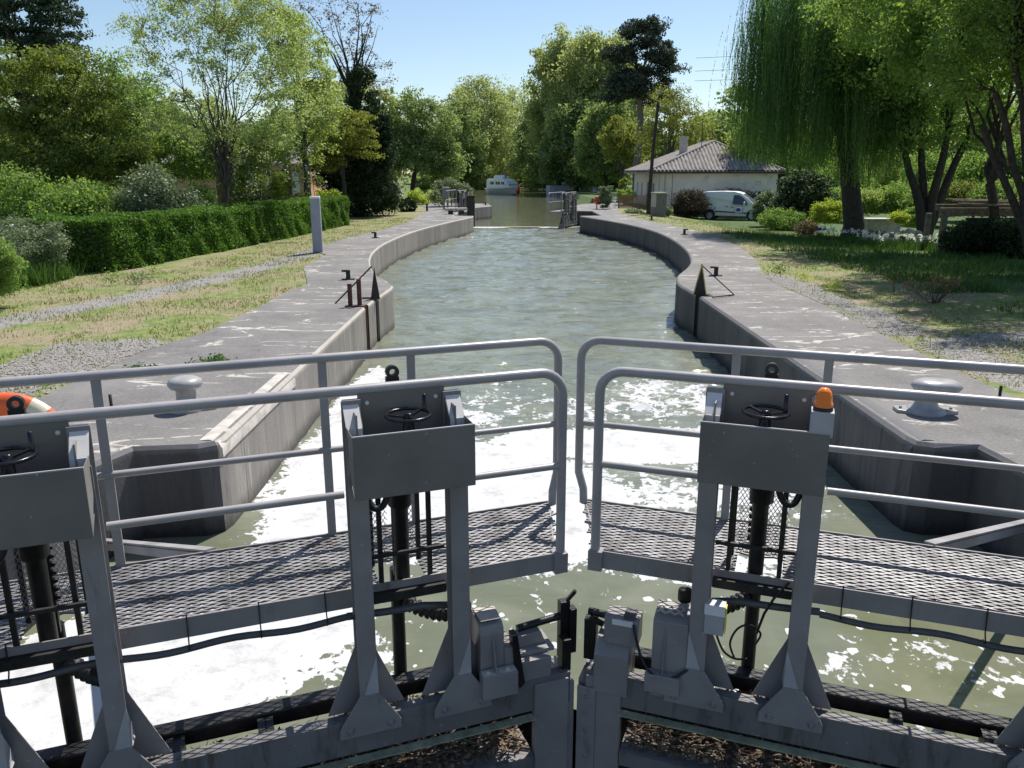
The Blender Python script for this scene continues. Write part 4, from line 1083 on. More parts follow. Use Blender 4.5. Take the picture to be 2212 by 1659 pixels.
# ------------------------------------------------------------------ white van
def van(loc, rz):
    r = empty('parked_van', loc, rz, 'white panel van with dark side windows parked on the grass by the house', 'van')
    # x forward, y left; profile in (x, z), half widths per height
    prof = [(-2.05, .30), (-2.10, .62), (-2.10, 1.0), (-2.02, 1.55), (-1.93, 1.76), (-1.75, 1.82), (-.6, 1.86), (.15, 1.84), (.5, 1.76), (.92, 1.46), (1.32, 1.12), (1.75, 1.0), (1.98, .86), (2.08, .62), (2.08, .36), (1.98, .26)]
    def hw(z): return .86 if z < 1.0 else .86 - .17 * (z - 1.0) / .84
    n = len(prof); V = []
    for sgn in (-1, 1):
        for x, z in prof:
            nose = 1 - .10 * max(0, (x - 1.4) / .7) - (.05 if x < -2.0 else 0)
            V.append((x, sgn * hw(z) * nose, z))
    F = [tuple(range(n)), tuple(range(2 * n - 1, n - 1, -1))] + [(i, n + i, n + (i + 1) % n, (i + 1) % n) for i in range(n)]
    mb = MB(); mb.add(V, F)
    body = mb.build('body', M['white_paint'], r, .05); 
    for p in body.data.polygons: p.use_smooth = False
    for sgn in (-1, 1):
        def side(pts, name, mat, off=.012):
            mb = MB(); vs = [(x, sgn * (hw(z) + off), z) for x, z in pts]; n_ = len(vs)
            vs2 = [(x, sgn * (hw(z) - .02), z) for x, z in pts]
            mb.add(vs + vs2, [tuple(range(n_))] + [(i, (i + 1) % n_, n_ + (i + 1) % n_, n_ + i) for i in range(n_)]); return mb.build(name, mat, r)
        side([(.02, 1.04), (.98, 1.00), (.92, 1.22), (.62, 1.50), (.38, 1.62), (.06, 1.62)], 'side_window', M['glass'])
        side([(-1.05, .55), (1.05, .46), (1.05, .52), (-1.05, .62)], 'trim_strip', M['black'], .02)
        side([(-2.02, 1.02), (-1.25, 1.0), (-1.25, 1.05), (-2.02, 1.08)], 'rail_trim', M['black'], .015)
        mb = MB(); mb.box(-.42, -.24, sgn * .87 - .012, sgn * .87 + .012, .86, .90); mb.box(-.08, .10, sgn * .87 - .012, sgn * .87 + .012, .84, .88); mb.build_each('door_handle', M['black'], r)
        mb = MB(); mb.ball((.78, sgn * .98, 1.12), .10, 8, .7, .6, 1.2); mb.build('wing_mirror', M['white_paint'], r)
        for wx in (-1.42, 1.30):
            mb = MB(); Mx = Matrix.Rotation(PI / 2, 4, 'X')
            mb.lathe([(.36, -.015), (.36, .015)], (wx, sgn * .845, .36), 22, Mx); o = mb.build('wheel_arch', M['black'], r)
            mb = MB(); mb.lathe([(.24, -.09), (.305, -.08), (.315, -.03), (.315, .06), (.25, .09)], (wx, sgn * .80, .31), 22, Mx); wh = mb.build('wheel', M['black'], r)
            mb = MB(); mb.lathe([(.21, -.095), (.19, -.075), (.06, -.07), (.0001, -.085)], (wx, sgn * .80, .31), 18, Mx if sgn > 0 else Mx)
            mb.lathe([(.21, .095), (.19, .08), (.06, .075), (.0001, .09)], (wx, sgn * .80, .31), 18, Mx); mb.build('hub_cap', M['gate_light'], wh)
    # poster on the door, windscreen, lamps, bumper
    mb = MB(); mb.box(.22, .68, -.885, -.872, .50, .92); s_ = mb.build('door_sign', M['hull_blue'], r)
    mb = MB(); mb.box(.25, .65, -.890, -.886, .74, .88); mb.box(.28, .62, -.890, -.886, .58, .66); mb.build('sign_print', M['white_paint'], s_)
    mb = MB(); mb.box(.30, .55, -.894, -.891, .60, .80); mb.build('sign_picture', M['blue'], s_)
    mb = MB(); a = [(.60, -.64, 1.665), (.60, .64, 1.665), (1.36, .74, 1.125), (1.36, -.74, 1.125)]; up = Vector((.58, 0, .82)) * .03
    mb.add([tuple(Vector(p) + up) for p in a], [(0, 1, 2, 3)]); mb.add([tuple(Vector(p) - up) for p in a], [(0, 1, 2, 3)]); mb.build('windscreen', M['windscreen'], r)
    mb = MB(); mb.box(1.86, 2.13, -.76, .76, .26, .50); mb.build('bumper', M['black'], r, .04)
    for sgn in (-1, 1):
        mb = MB(); mb.ball((1.88, sgn * .66, .82), .15, 8, .9, .9, .7); mb.build('headlight', M['windscreen'], r)
    return r
van(tuple(dp(1584, 470, 54.0))[:2] + (gz(14.7, 54.5) - .02,), R(-24))

# ------------------------------------------------------------------ boats
def cruiser(loc, rz):
    r = empty('cabin_cruiser', loc, rz, 'white cabin cruiser with a grey green hull motoring down the canal', 'boat', None, .84)
    st = [(-3.9, 1.25, .92, -.15), (-3.0, 1.4, .92, -.3), (-1, 1.5, .95, -.35), (1, 1.48, 1.02, -.3), (2.4, 1.2, 1.12, -.25), (3.4, .7, 1.22, -.1), (4.1, .06, 1.32, .15)]
    V = []
    for x, w_, zt, zb in st:
        for q in (-1, -.55, 0, .55, 1):
            V.append((x, q * w_ * (1 if abs(q) == 1 else 1), zt if abs(q) == 1 else zb + (0 if q == 0 else .12)))
    F = [(i * 5 + j, i * 5 + j + 1, (i + 1) * 5 + j + 1, (i + 1) * 5 + j) for i in range(len(st) - 1) for j in range(4)]
    F += [(0, 1, 2, 3, 4)]
    mb = MB(); mb.add(V, F); mb.build('hull', M['hull_grey'], r)
    mb = MB(); mb.add([(x, q * w_, zt + .0) for x, w_, zt, zb in st for q in (-1, 1)], [(2 * i, 2 * i + 2, 2 * i + 3, 2 * i + 1) for i in range(len(st) - 1)])
    mb.tube([(x, w_, zt) for x, w_, zt, zb in st], .05, 6); mb.tube([(x, -w_, zt) for x, w_, zt, zb in st], .05, 6); mb.build('deck', M['white_paint'], r)
    mb = MB(); mb.prism([(-3.5, .9), (-3.5, 2.45), (-3.2, 2.6), (1.3, 2.55), (1.9, 2.3), (2.7, 1.4), (3.0, 1.1)], 'y', -1.15, 1.15); cb = mb.build('cabin', M['white_paint'], r, .08)
    mb = MB(); mb.prism([(-1.8, 2.52), (-1.9, 3.0), (-1.6, 3.25), (-.3, 3.25), (.5, 3.0), (.9, 2.5)], 'y', -.8, .8); mb.build('flybridge', M['white_paint'], cb, .08)
    for a, b_ in [(-2.4, -1.4), (-.9, .3), (.6, 1.5)]:
        mb = MB()
        for sg in (-1, 1):
            y_ = sg * 1.165; mb.box(a, b_, min(y_, y_ - sg * .02), max(y_, y_ - sg * .02), 1.62, 2.12)
        w_ = mb.build('window', M['glass'], cb)
        mb = MB()
        for sg in (-1, 1): mb.box((a + b_) / 2 - .02, (a + b_) / 2 + .02, sg * 1.17 - .008, sg * 1.17 + .008, 1.62, 2.12)
        mb.build('window_bar', M['white_paint'], w_)
    mb = MB(); mb.add([(1.95, -.9, 2.2), (1.95, .9, 2.2), (2.62, .95, 1.5), (2.62, -.95, 1.5)], [(0, 1, 2, 3)]); mb.build('windscreen', M['glass'], cb)
    mb = MB()
    for sg in (-1, 1):
        mb.tube([(1.8, sg * 1.25, 1.1), (1.9, sg * 1.25, 1.65), (3.2, sg * .75, 1.8), (4.0, sg * .1, 1.9)], .025, 6)
        for x, y, z in ((2.6, 1.0, 1.15), (3.4, .62, 1.25)): mb.tube([(x, sg * y, z), (x, sg * y, z + .6)], .02, 6)
    mb.build('bow_rail', M['gate_light'], r)
    mb = MB(); mb.tube([(-.6, 0, 3.0), (-.6, 0, 3.7)], .03, 6); mb.build('mast', M['white_paint'], cb)
    return r
bp = gp(1088, 419.5, WZ)
cruiser((bp[0], bp[1] - .5, WZ + .1), R(-48))
mb = MB(); mb.ball((0, 0, 0), .32, 12, 1, 1, 1.25); mb.lathe([(.10, .45), (.10, .62), (.0001, .62)], (0, 0, 0), 8)
o = mb.build('red_buoy', M['red']); o.location = (bp[0] + 2.2, bp[1] - 3.4, WZ + .55); tag(o, 'big bright red round fender hanging at the bow of the white cruiser', 'buoy')
for nm, x, c, lab in (('person', -.3, 'red', 'tiny person in pale clothes standing on the top deck of the cruiser'),):
    r = empty('person', (bp[0] + .3, bp[1] - .9, WZ + 2.25), 0, lab, 'person')
    mb = MB(); mb.tube([(0, 0, 0), (0, 0, .45), (0, .0, .9), (0, 0, 1.1), (0, 0, 1.18)], [.12, .17, .2, .14, .06], 10); mb.ball((0, 0, 1.32), .12, 8, .9, 1, 1.15)
    mb.tube([(.17, 0, 1.05), (.28, -.02, .8), (.2, -.2, .65)], [.06, .05, .04], 8); mb.tube([(-.17, 0, 1.05), (-.28, -.02, .8), (-.2, -.2, .65)], [.06, .05, .04], 8)
    mb.build('body', M['petal_pink'], r); mb = MB(); mb.ball((0, .02, 1.38), .125, 8, .95, 1, 1.0); mb.build('hair', M['bark'], r)
# pale blue barge moored right
b2 = gp(1225, 419, WZ)
r = empty('moored_barge', (b2[0] + .3, b2[1] - 1, WZ), R(8), 'pale blue flat hulled barge moored against the right bank', 'boat')
V = []; st = [(-3.4, 1.5, 1.3, -.2), (-2.8, 1.7, 1.3, -.3), (0, 1.7, 1.25, -.3), (3.4, 1.6, 1.35, -.3), (4.4, .3, 1.5, 0)]
for x, w_, zt, zb in st:
    for q in (-1, -.9, .9, 1): V.append((x, q * w_, zt if abs(q) == 1 else zb))
mb = MB(); mb.add(V, [(i * 4 + j, i * 4 + j + 1, i * 4 + 5 + j, i * 4 + 4 + j) for i in range(4) for j in range(3)] + [(0, 1, 2, 3)]); mb.build('hull', M['hull_blue'], r)
mb = MB(); mb.add([(x, q * w_, zt) for x, w_, zt, zb in st for q in (-1, 1)], [(2 * i, 2 * i + 2, 2 * i + 3, 2 * i + 1) for i in range(4)]); mb.build('deck', M['hull_grey'], r)
mb = MB(); mb.box(-1.0, 2.6, -1.1, 1.1, 1.3, 1.75); mb.box(-.2, 1.2, -.7, .7, 1.75, 2.1); mb.build('deckhouse', M['hull_blue'], r, .04)
mb = MB(); mb.tube([(-2.2, 0, 1.3), (-2.6, 0, 3.0)], .04, 6); mb.add([(-2.6, 0, 3.0), (-2.9, .05, 3.9), (-2.2, 0, 3.6), (-1.9, 0, 3.0)], [(0, 1, 2, 3)]); mb.build('flag', M['white_paint'], r)

# ------------------------------------------------------------------ right garden: shelter, rocks, slab, log
r = empty('timber_shelter', (15.0, 25.6, .02), R(-4), 'low dark open shelter of old beams in the shade at the right edge', 'shelter')
mb = MB(); mb.box(-1.55, 4.5, -.12, .12, 1.05, 1.30); mb.box(-1.0, 4.5, 1.5, 1.7, 1.15, 1.35); mb.bar((-1.1, -.2, 1.42), (4.6, -.15, 1.28), .28, .07); mb.bar((-1.0, .35, 1.5), (4.5, .45, 1.36), .35, .06); mb.bar((-.9, .9, 1.52), (4.5, 1.0, 1.4), .4, .06); mb.build_each('roof_beam', M['log'], r, .01)
for q, yq in ((-1.4, 0), (1.4, 0), (4.2, 0), (-1.2, 1.6), (4.2, 1.6)):
    mb = MB(); mb.box(q - .08, q + .08, yq - .08, yq + .08, -.3, 1.06); mb.build('support_post', M['bark_pale'], r, .01)
mb = MB(); mb.box(-.3, 4.2, .9, .98, -.1, .95); mb.build('back_panel', M['wood_dark'], r)
o = None
sx = dp(1905, 455, 37)
mb = MB(); mb.box(-.75, .75, -.4, .4, 0, .62); mb.box(-.8, .8, -.45, .45, .62, .70); o = mb.build('low_concrete_wall', M['concrete_pale'], None, .02); o.location = (sx[0], sx[1], gz(sx[0], sx[1]) + .15); tag(o, 'low pale concrete block wall beyond the rock heap', 'wall')
rng = random.Random(11)
def rock(mb, c, s):
    n0 = len(mb.v); mb.ball(c, s, 5, rng.uniform(.8, 1.5), rng.uniform(.7, 1.1), rng.uniform(.5, .8))
    for i in range(n0, len(mb.v)):
        v = Vector(mb.v[i]); d = (v - Vector(c)); mb.v[i] = tuple(Vector(c) + d * (1 + .35 * mnoise.noise(v * 3.1 / max(s, .1) * .3)))
    mb.sm[-200:] = [False] * min(200, len(mb.sm))
for k in range(34):
    u = rng.uniform(1866, 2010); v = rng.uniform(470, 505); D = 33.5 - (v - 470) * .09
    p = dp(u, v, D); g = gz(p[0], p[1])
    mb = MB(); s = rng.uniform(.10, .24); rock(mb, (0, 0, 0), s)
    o = mb.build('garden_rock', M['stone'] if rng.random() < .55 else M['log']); o.location = (p[0], p[1], g + s * .4 + max(0, (488 - v)) * .016)
    tag(o, 'rough rock or log end in the garden heap behind the white irises', 'rock', 'rocks in the garden heap')

# ------------------------------------------------------------------ vegetation
def leaf_cards(rng, C, size, aspect=.55, up=.5, outdir=None, svar=.35, fold=False):
    N = len(C)
    nrm = rng.normal(size=(N, 3)); nrm[:, 2] += up
    if outdir is not None: nrm += outdir * .6
    nrm /= np.linalg.norm(nrm, axis=1)[:, None] + 1e-9
    a = np.cross(nrm, rng.normal(size=(N, 3))); a /= np.linalg.norm(a, axis=1)[:, None] + 1e-9
    b = np.cross(nrm, a)
    s = size * (1 + svar * rng.normal(size=N)).clip(.4, 2)
    a *= (s * .5)[:, None]; b *= (s * .5 * aspect)[:, None]
    V = np.stack([C - a, C + b, C + a, C - b], axis=1).reshape(-1, 3)
    F = np.arange(4 * N).reshape(N, 4)
    return V, F

def E(u, v, D, ru, rv, rd=None):
    c = dp(u, v, D); dep = D * math.cos(PITCH) - (c[2] - HC) * math.sin(PITCH)
    k = dep / FPX
    return (c[0], c[1], c[2], ru * k, (rd if rd is not None else ru * k), rv * k)

def sample_clumps(rng, ells, n, inner=.35, zmin=None):
    vol = np.array([e[3] * e[4] * e[5] for e in ells]) ** .75; vol /= vol.sum(); out = []
    idx = rng.choice(len(ells), size=n, p=vol)
    for i in idx:
        e = ells[i]; d = rng.normal(size=3); d /= np.linalg.norm(d); r_ = rng.uniform(inner, 1.0) ** .6
        out.append([e[0] + d[0] * e[3] * r_, e[1] + d[1] * e[4] * r_, e[2] + d[2] * e[5] * r_])
    out = np.array(out)
    if zmin is not None: out[:, 2] = np.maximum(out[:, 2], zmin + rng.uniform(0, .4, size=n))
    return out

def limbs(rng, base, h, r0, clumps, nlimb, mat, parent, fork=.45, up=.6, stems=None, rmin=.012):
    mb = MB(); base = Vector(base)
    cen = Vector(clumps.mean(axis=0)); top = Vector((cen.x, cen.y, base.z + h))
    samples = []
    def path(a, b, d0, n=6, wig=.05):
        a = Vector(a); b = Vector(b); L = (b - a).length; c1 = a + Vector(d0).normalized() * L * .4; pts = []
        for i in range(n + 1):
            t = i / n; p = a * (1 - t) ** 2 + c1 * 2 * t * (1 - t) + b * t * t
            if 0 < i < n: p += Vector(rng.normal(size=3)) * L * wig * .5
            pts.append(p)
        return pts
    fk = base.lerp(Vector((base.x * .6 + cen.x * .4, base.y * .6 + cen.y * .4, base.z + h * fork)), 1.0)
    starts = []
    if stems is None:
        tp = path(base, fk, (0, 0, 1), 5, .02); mb.tube(tp, [r0 * (1.35 if i == 0 else 1 - .28 * i / 5) for i in range(6)], 10, False)
        starts = [(fk, r0 * .62)] * nlimb
        samples += [(p, r0 * .7) for p in tp[2:]]
    else:
        for s_ in stems:
            e = Vector(s_); tp = path(base, e, (0, 0, 1) if (e - base).length < 3 else (e - base).normalized() + Vector((0, 0, .4)), 6, .02); mb.tube(tp, [r0 * (1 - .45 * i / 6) for i in range(7)], 10, False)
            starts.append((e, r0 * .5)); samples += [(p, r0 * .5) for p in tp[3:]]
    far = clumps[np.argsort(-(clumps[:, 2] + rng.normal(size=len(clumps)) * 1.0))]
    pick = far[:: max(1, len(far) // nlimb)][:nlimb]
    for i, c in enumerate(pick):
        s0, rr_ = starts[i % len(starts)]
        if stems is not None: s0, rr_ = min(starts, key=lambda q: (q[0] - Vector(c)).length)
        pts = path(s0, c, (0, 0, up) if up > 0 else (1, 0, 0), 7, .05)
        rs = [max(rmin, rr_ * (.5 if nlimb > 24 else .75) * (1 - t / 7.5)) for t in range(8)]
        mb.tube(pts, rs, 6, False)
        samples += list(zip(pts[1:], rs[1:]))
    SP = np.array([tuple(p) for p, _ in samples]); SR = np.array([q for _, q in samples])
    for c in clumps:
        d = np.linalg.norm(SP - c, axis=1) + np.maximum(0, SP[:, 2] - c[2]) * .8
        k = int(np.argmin(d)); a = Vector(SP[k]); b = Vector(c)
        if (b - a).length < .05: continue
        pts = path(a, b, (b - a).normalized() + Vector((0, 0, .35)), 4, .09)
        r1 = max(rmin, min(SR[k] * .6, .012 * (b - a).length + rmin)); mb.tube(pts, [r1, r1 * .8, r1 * .62, r1 * .45, r1 * .3], 5, False)
    return mb.build('trunk', mat, parent)

def crown(rng, clumps, cr, nleaf, size, mat, parent, flat=.75, aspect=.55, up=.5, cen=None, name='crown', svar=.35, shell=.0, tvar=.30):
    n = len(clumps); cnt = rng.poisson(nleaf, n); idx = np.repeat(np.arange(n), cnt); N = len(idx)
    d = rng.normal(size=(N, 3)); d /= np.linalg.norm(d, axis=1)[:, None] + 1e-9
    rr_ = (rng.uniform(shell, 1, N) ** .5) * (cr * rng.uniform(.6, 1.35, n))[idx]
    off = d * rr_[:, None]; off[:, 2] *= flat
    C = clumps[idx] + off
    V, F = leaf_cards(rng, C, size, aspect, up, d, svar)
    tc = rng.uniform(.25, .75, n)[idx] + rng.normal(size=N) * tvar * .6
    return np_obj(name, V, F, mat, parent, {'tint': np.repeat(tc.clip(0, 1), 4)})

SEED = [100]
def tree(name, label, base, ells, nclump, cr, nleaf, size, mat, h=None, r0=.2, bark='bark', nlimb=9, flat=.75, inner=.35, up=.6, fork=.45, group=None, stems=None, cat='tree', zmin=None, blossom=None, aspect=.55, trunk=True, rmin=.012):
    SEED[0] += 1; rng = np.random.default_rng(SEED[0])
    bx, by, bz = base; root = empty(name, base, 0, label, cat, group)
    el = [(e[0] - bx, e[1] - by, e[2] - bz, e[3], e[4], e[5]) for e in ells]
    cl = sample_clumps(rng, el, nclump, inner, zmin)
    if trunk:
        hh = h if h else max(e[2] for e in el)
        limbs(rng, (0, 0, -.1), hh, r0, cl, nlimb, M[bark], root, fork, up, stems, rmin)
    crown(rng, cl, cr, nleaf, size, M[mat], root, flat, aspect)
    if blossom:
        m2, n2, s2, sel = blossom
        sub = cl[rng.random(len(cl)) < sel]
        if len(sub): crown(rng, sub, cr * 1.1, n2, s2, M[m2], root, flat, .9, 1.2, None, 'blossom', shell=.6)
    return root

def gb(u, D): 
    x = (u - 1106) / FPX * D * 1.0; x = dp(u, 420, D)[0]; return (x, D, gz(x, D))

# --- left bank -------------------------------------------------------------
tree('young_maple', 'slender spring tree with upswept bare limbs standing behind the clipped hedge', gb(474, 31), [E(300, 150, 31, 70, 120), E(420, 60, 31, 130, 130, 2.6), E(560, 90, 31, 110, 140, 2.6), E(640, 210, 31, 90, 110), E(400, 260, 31, 120, 60), E(560, 290, 31, 110, 60), E(480, 0, 31, 170, 70, 3)],
     500, .35, 84, .078, 'l_maple', h=4.6, r0=.15, nlimb=30, inner=.15, up=.42, fork=.42, bark='bark', rmin=.009)
tree('white_blossom_shrub', 'shrub speckled with white blossom in front of the ochre house', gb(560, 36), [E(560, 385, 36, 75, 60), E(640, 390, 37, 50, 40), E(520, 420, 36, 50, 40)], 90, .40, 95, .10, 'l_olive', r0=.08, bark='bark_pale', blossom=('petal', 14, .085, .7), cat='shrub', nlimb=8)
tree('pale_green_tree', 'airy pale green tree rising between the slender tree and the dark ivy clad trunk', gb(668, 39), [E(650, 150, 39, 75, 120), E(690, 250, 39, 60, 80), E(600, 60, 40, 70, 90), E(620, 320, 39, 80, 50)], 230, .45, 85, .115, 'l_spring', h=7, r0=.2, nlimb=14, bark='bark', inner=.2, blossom=('petal', 2, .08, .4))
tree('conifer_tree', 'tall blue green conifer in the top left corner behind the broadleaf trees', gb(60, 47), [E(55, 0, 47, 85, 110), E(130, 60, 47, 55, 90), E(20, 130, 47, 60, 80), E(110, 160, 48, 60, 60)], 300, .65, 110, .16, 'l_conifer', h=12, r0=.3, bark='bark_dark', nlimb=16, flat=.35)
tree('olive_broadleaf_tree', 'broad olive green tree with rounded leaf layers filling the far left', gb(110, 30), [E(40, 205, 30, 90, 95), E(150, 190, 30, 90, 85), E(70, 340, 30, 110, 90), E(210, 310, 30, 90, 90), E(300, 360, 31, 50, 60), E(180, 400, 30, 110, 60)], 420, .62, 150, .105, 'l_olive', h=6, r0=.22, bark='bark_dark', nlimb=16, flat=.38)
tree('mid_green_tree', 'mid green bushy tree behind the slender tree, its crown reaching a pointed top', gb(290, 37), [E(230, 190, 37, 60, 70), E(310, 250, 37, 80, 80), E(390, 330, 37, 80, 60), E(280, 350, 37, 80, 70), E(470, 330, 39, 90, 60), E(560, 320, 40, 60, 60)], 360, .6, 130, .12, 'l_mid', h=7, r0=.2, bark='bark_dark', flat=.6, blossom=('petal', 4, .09, .35))
tree('silver_leaf_shrub', 'silvery green shrub dotted with pale flowers behind the clipped hedge', gb(335, 25.5), [E(335, 420, 25.5, 62, 62), E(395, 445, 26, 50, 40), E(290, 450, 25.5, 40, 40)], 110, .34, 150, .075, 'l_grey', r0=.06, cat='shrub', blossom=('petal', 14, .055, .6), nlimb=7)
tree('garden_shrub', 'dark leafy shrub under the broad olive tree at the left edge', gb(60, 24), [E(30, 430, 24, 80, 70), E(130, 450, 24, 70, 50), E(200, 440, 25, 60, 50)], 170, .45, 130, .085, 'l_mid', r0=.06, cat='shrub', nlimb=8, bark='bark_dark')
tree('umbel_weeds', 'tall pale umbel weeds at the left end of the clipped hedge', gb(70, 18.5), [E(60, 525, 18.5, 75, 38), E(20, 500, 19, 50, 30), E(120, 520, 18.5, 30, 40)], 110, .22, 130, .05, 'l_grey', cat='weeds', trunk=False, blossom=('petal', 10, .035, .35))
tree('boxwood_bush', 'dense dark bush at the left frame edge below the weeds', gb(5, 14.6), [E(5, 580, 14.6, 38, 60), E(-40, 560, 14.6, 50, 70)], 80, .22, 260, .04, 'l_mid', cat='shrub', trunk=False)
tree('round_garden_bush', 'round dark green bush beside the slender trunk behind the hedge', gb(430, 29.5), [E(428, 440, 29.5, 38, 40)], 50, .30, 130, .07, 'l_mid', cat='shrub', trunk=False)
tree('upright_green_shrub', 'narrow bright green shrub behind the hedge near the ochre wall', gb(603, 36), [E(603, 420, 36, 16, 40)], 30, .25, 110, .08, 'l_lime', cat='shrub', trunk=False)
tree('climbing_rose', 'bright leafy rose growing above the hedge behind the grey pedestal', gb(705, 40), [E(705, 430, 40, 28, 20)], 26, .25, 90, .10, 'l_lime', cat='shrub', trunk=False, blossom=('petal', 3, .07, .4))
tree('bare_budding_tree', 'nearly bare budding tree with brown twigs against the sky left of the canal', gb(772, 47), [E(770, 90, 47, 60, 90), E(810, 170, 47, 45, 60), E(700, 30, 47, 70, 50), E(790, 20, 47, 50, 30)], 170, .32, 17, .10, 'l_brown', h=10, r0=.24, bark='bark_dark', nlimb=20, up=.7, inner=.1, fork=.5, rmin=.014)
tree('ivy_clad_trunk', 'dark ivy clad tree mass below the bare twigs left of the canal', gb(775, 46), [E(780, 225, 46, 36, 95), E(795, 330, 46, 62, 100), E(735, 360, 46, 62, 85), E(825, 410, 47, 36, 60), E(770, 420, 46, 66, 52), E(815, 300, 46, 34, 60)], 380, .5, 150, .12, 'l_dark', h=6, r0=.25, bark='bark_dark', nlimb=8)
tree('golden_layered_tree', 'golden green layered tree in front of the dark ivy mass', gb(745, 43), [E(765, 270, 43, 50, 34), E(725, 300, 43, 60, 36), E(785, 322, 43, 34, 26), E(700, 345, 43, 36, 26)], 120, .5, 120, .115, 'l_gold', h=4.6, r0=.14, bark='bark_dark', flat=.38)
tree('white_flowering_bush', 'rounded bush covered in white flowers past the end of the hedge', gb(848, 58), [E(848, 422, 58, 17, 26)], 40, .35, 90, .12, 'l_grey', cat='shrub', trunk=False, blossom=('petal', 22, .11, .8))
tree('bankside_tree', 'leaning green tree with a dark trunk on the left bank beyond the lock', gb(890, 82), [E(880, 250, 82, 55, 60), E(940, 280, 82, 55, 60), E(850, 310, 82, 40, 50), E(960, 350, 82, 40, 50), E(910, 340, 82, 70, 40)], 260, .95, 110, .25, 'l_far', h=7, r0=.28, bark='bark_dark', nlimb=12)
tree('gate_side_shrub', 'leafy green shrub overhanging the far left gate machinery', gb(975, 60), [E(972, 405, 60, 32, 22), E(1000, 415, 60, 22, 16), E(950, 425, 58, 20, 14)], 70, .4, 90, .13, 'l_grey', cat='shrub', nlimb=6, r0=.05)
tree('yellow_green_shrub', 'low yellow green shrub on the lawn left of the far gate', gb(905, 64), [E(905, 428, 64, 26, 14), E(938, 425, 66, 20, 12)], 40, .4, 90, .13, 'l_lime', cat='shrub', trunk=False)
tree('dark_round_tree', 'small dark purple grey round tree on the lawn by the canal', gb(955, 100), [E(955, 385, 100, 22, 18)], 40, .6, 60, .25, 'l_dark', r0=.12, h=2.2)
tree('potted_agave', 'spiky pot plant standing by the quay edge on the left', gb(880, 52), [E(880, 445, 52, 20, 16)], 30, .22, 60, .12, 'l_dark', cat='plant', trunk=False)

# --- the wood along the canal -----------------------------------------------
def wood(u, v, D, ru, rv, mat, label, name='plane_tree', n=260, leaf=.42, grp=None, low=True):
    c = E(u, v, D, ru, rv); k = c[3] / ru
    ells = [c, (c[0] - c[3] * .45, c[1], c[2] - c[5] * .45, c[3] * .7, c[4] * .7, c[5] * .6), (c[0] + c[3] * .45, c[1], c[2] - c[5] * .5, c[3] * .7, c[4] * .7, c[5] * .6), (c[0], c[1] - c[4] * .2, c[2] + c[5] * .35, c[3] * .6, c[4] * .6, c[5] * .65)]
    return tree(name, label, gb(u, D), ells, n, .20 * c[3] + .4, 105, leaf, mat, h=c[2], r0=.35, bark='bark_dark', nlimb=12, flat=.85, inner=.3, group=grp, rmin=.03)
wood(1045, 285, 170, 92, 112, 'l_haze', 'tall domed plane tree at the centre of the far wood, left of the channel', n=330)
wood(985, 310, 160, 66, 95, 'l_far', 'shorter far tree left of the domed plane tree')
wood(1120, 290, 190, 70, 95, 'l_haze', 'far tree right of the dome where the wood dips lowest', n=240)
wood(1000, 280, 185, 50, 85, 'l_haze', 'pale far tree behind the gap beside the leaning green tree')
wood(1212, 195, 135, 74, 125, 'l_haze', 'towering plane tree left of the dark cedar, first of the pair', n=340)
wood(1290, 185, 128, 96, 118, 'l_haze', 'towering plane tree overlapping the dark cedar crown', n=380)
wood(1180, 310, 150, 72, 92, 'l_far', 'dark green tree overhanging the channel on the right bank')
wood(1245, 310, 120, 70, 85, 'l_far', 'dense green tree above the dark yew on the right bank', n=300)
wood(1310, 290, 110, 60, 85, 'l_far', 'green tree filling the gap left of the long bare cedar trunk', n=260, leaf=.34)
for i, (u, v, D) in enumerate([(940, 330, 205), (1070, 345, 200), (1110, 350, 215), (1150, 345, 205), (1030, 350, 210), (1185, 350, 185), (985, 360, 190)]):
    wood(u, v, D, 42, 62, 'l_far', 'far tree of the dark row closing the canal view', n=120, leaf=.5, grp='dark trees closing the canal view')
rng0 = random.Random(5)
for i in range(26):   # pole-straight trunks along the far bank
    u = rng0.uniform(965, 1195); D = rng0.uniform(187, 192) if u > 935 else 150
    p = dp(u, 402, D); mb = MB(); mb.tube([(0, 0, -.3), (rng0.uniform(-.3, .3), 0, 5), (rng0.uniform(-.6, .6), 0, rng0.uniform(8, 12))], [rng0.uniform(.25, .42), .25, .12], 7)
    o = mb.build('tree_trunk', M['bark_dark']); o.location = (p[0], p[1], -.6); tag(o, 'straight dark trunk at the water edge of the far wood', 'tree trunk', 'trunks at the water edge of the far wood')
protos = []
for i, (mt, n) in enumerate([('l_haze', 130), ('l_far', 140), ('l_far', 120)]):
    x, y = [(-46, 96), (-62, 120), (58, 118)][i]
    hh = 5.6
    protos.append(tree('belt_tree', 'rounded tree of the belt closing the horizon behind the gardens', (x, y, -.3), [(x, y, hh, 5.4, 5.0, 4.4), (x + 1.5, y, hh - 2.2, 5.2, 4.6, 3.4), (x - 2, y + 1, hh - 1.5, 4.6, 4.4, 3.6)], n, 1.25, 110, .36, mt, h=5, r0=.25, bark='bark_dark', nlimb=8, flat=.85, inner=.3, group='trees of the belt closing the horizon', rmin=.03))
rb = random.Random(8)
spots = [(-18 - 7.5 * k, 88 + rb.uniform(-8, 8) + 1.2 * k) for k in range(11)] + [(-34 - 9 * k, 66 + rb.uniform(-4, 6)) for k in range(5)] + [(26 + 8 * k, 96 + rb.uniform(-8, 8)) for k in range(12)] + [(36 + 8 * k, 74 + rb.uniform(-4, 4)) for k in range(7)] + [(-24 + rb.uniform(-3, 3) - 9 * k, 150) for k in range(7)] + [(20 + 10 * k, 150 + rb.uniform(-6, 6)) for k in range(8)]
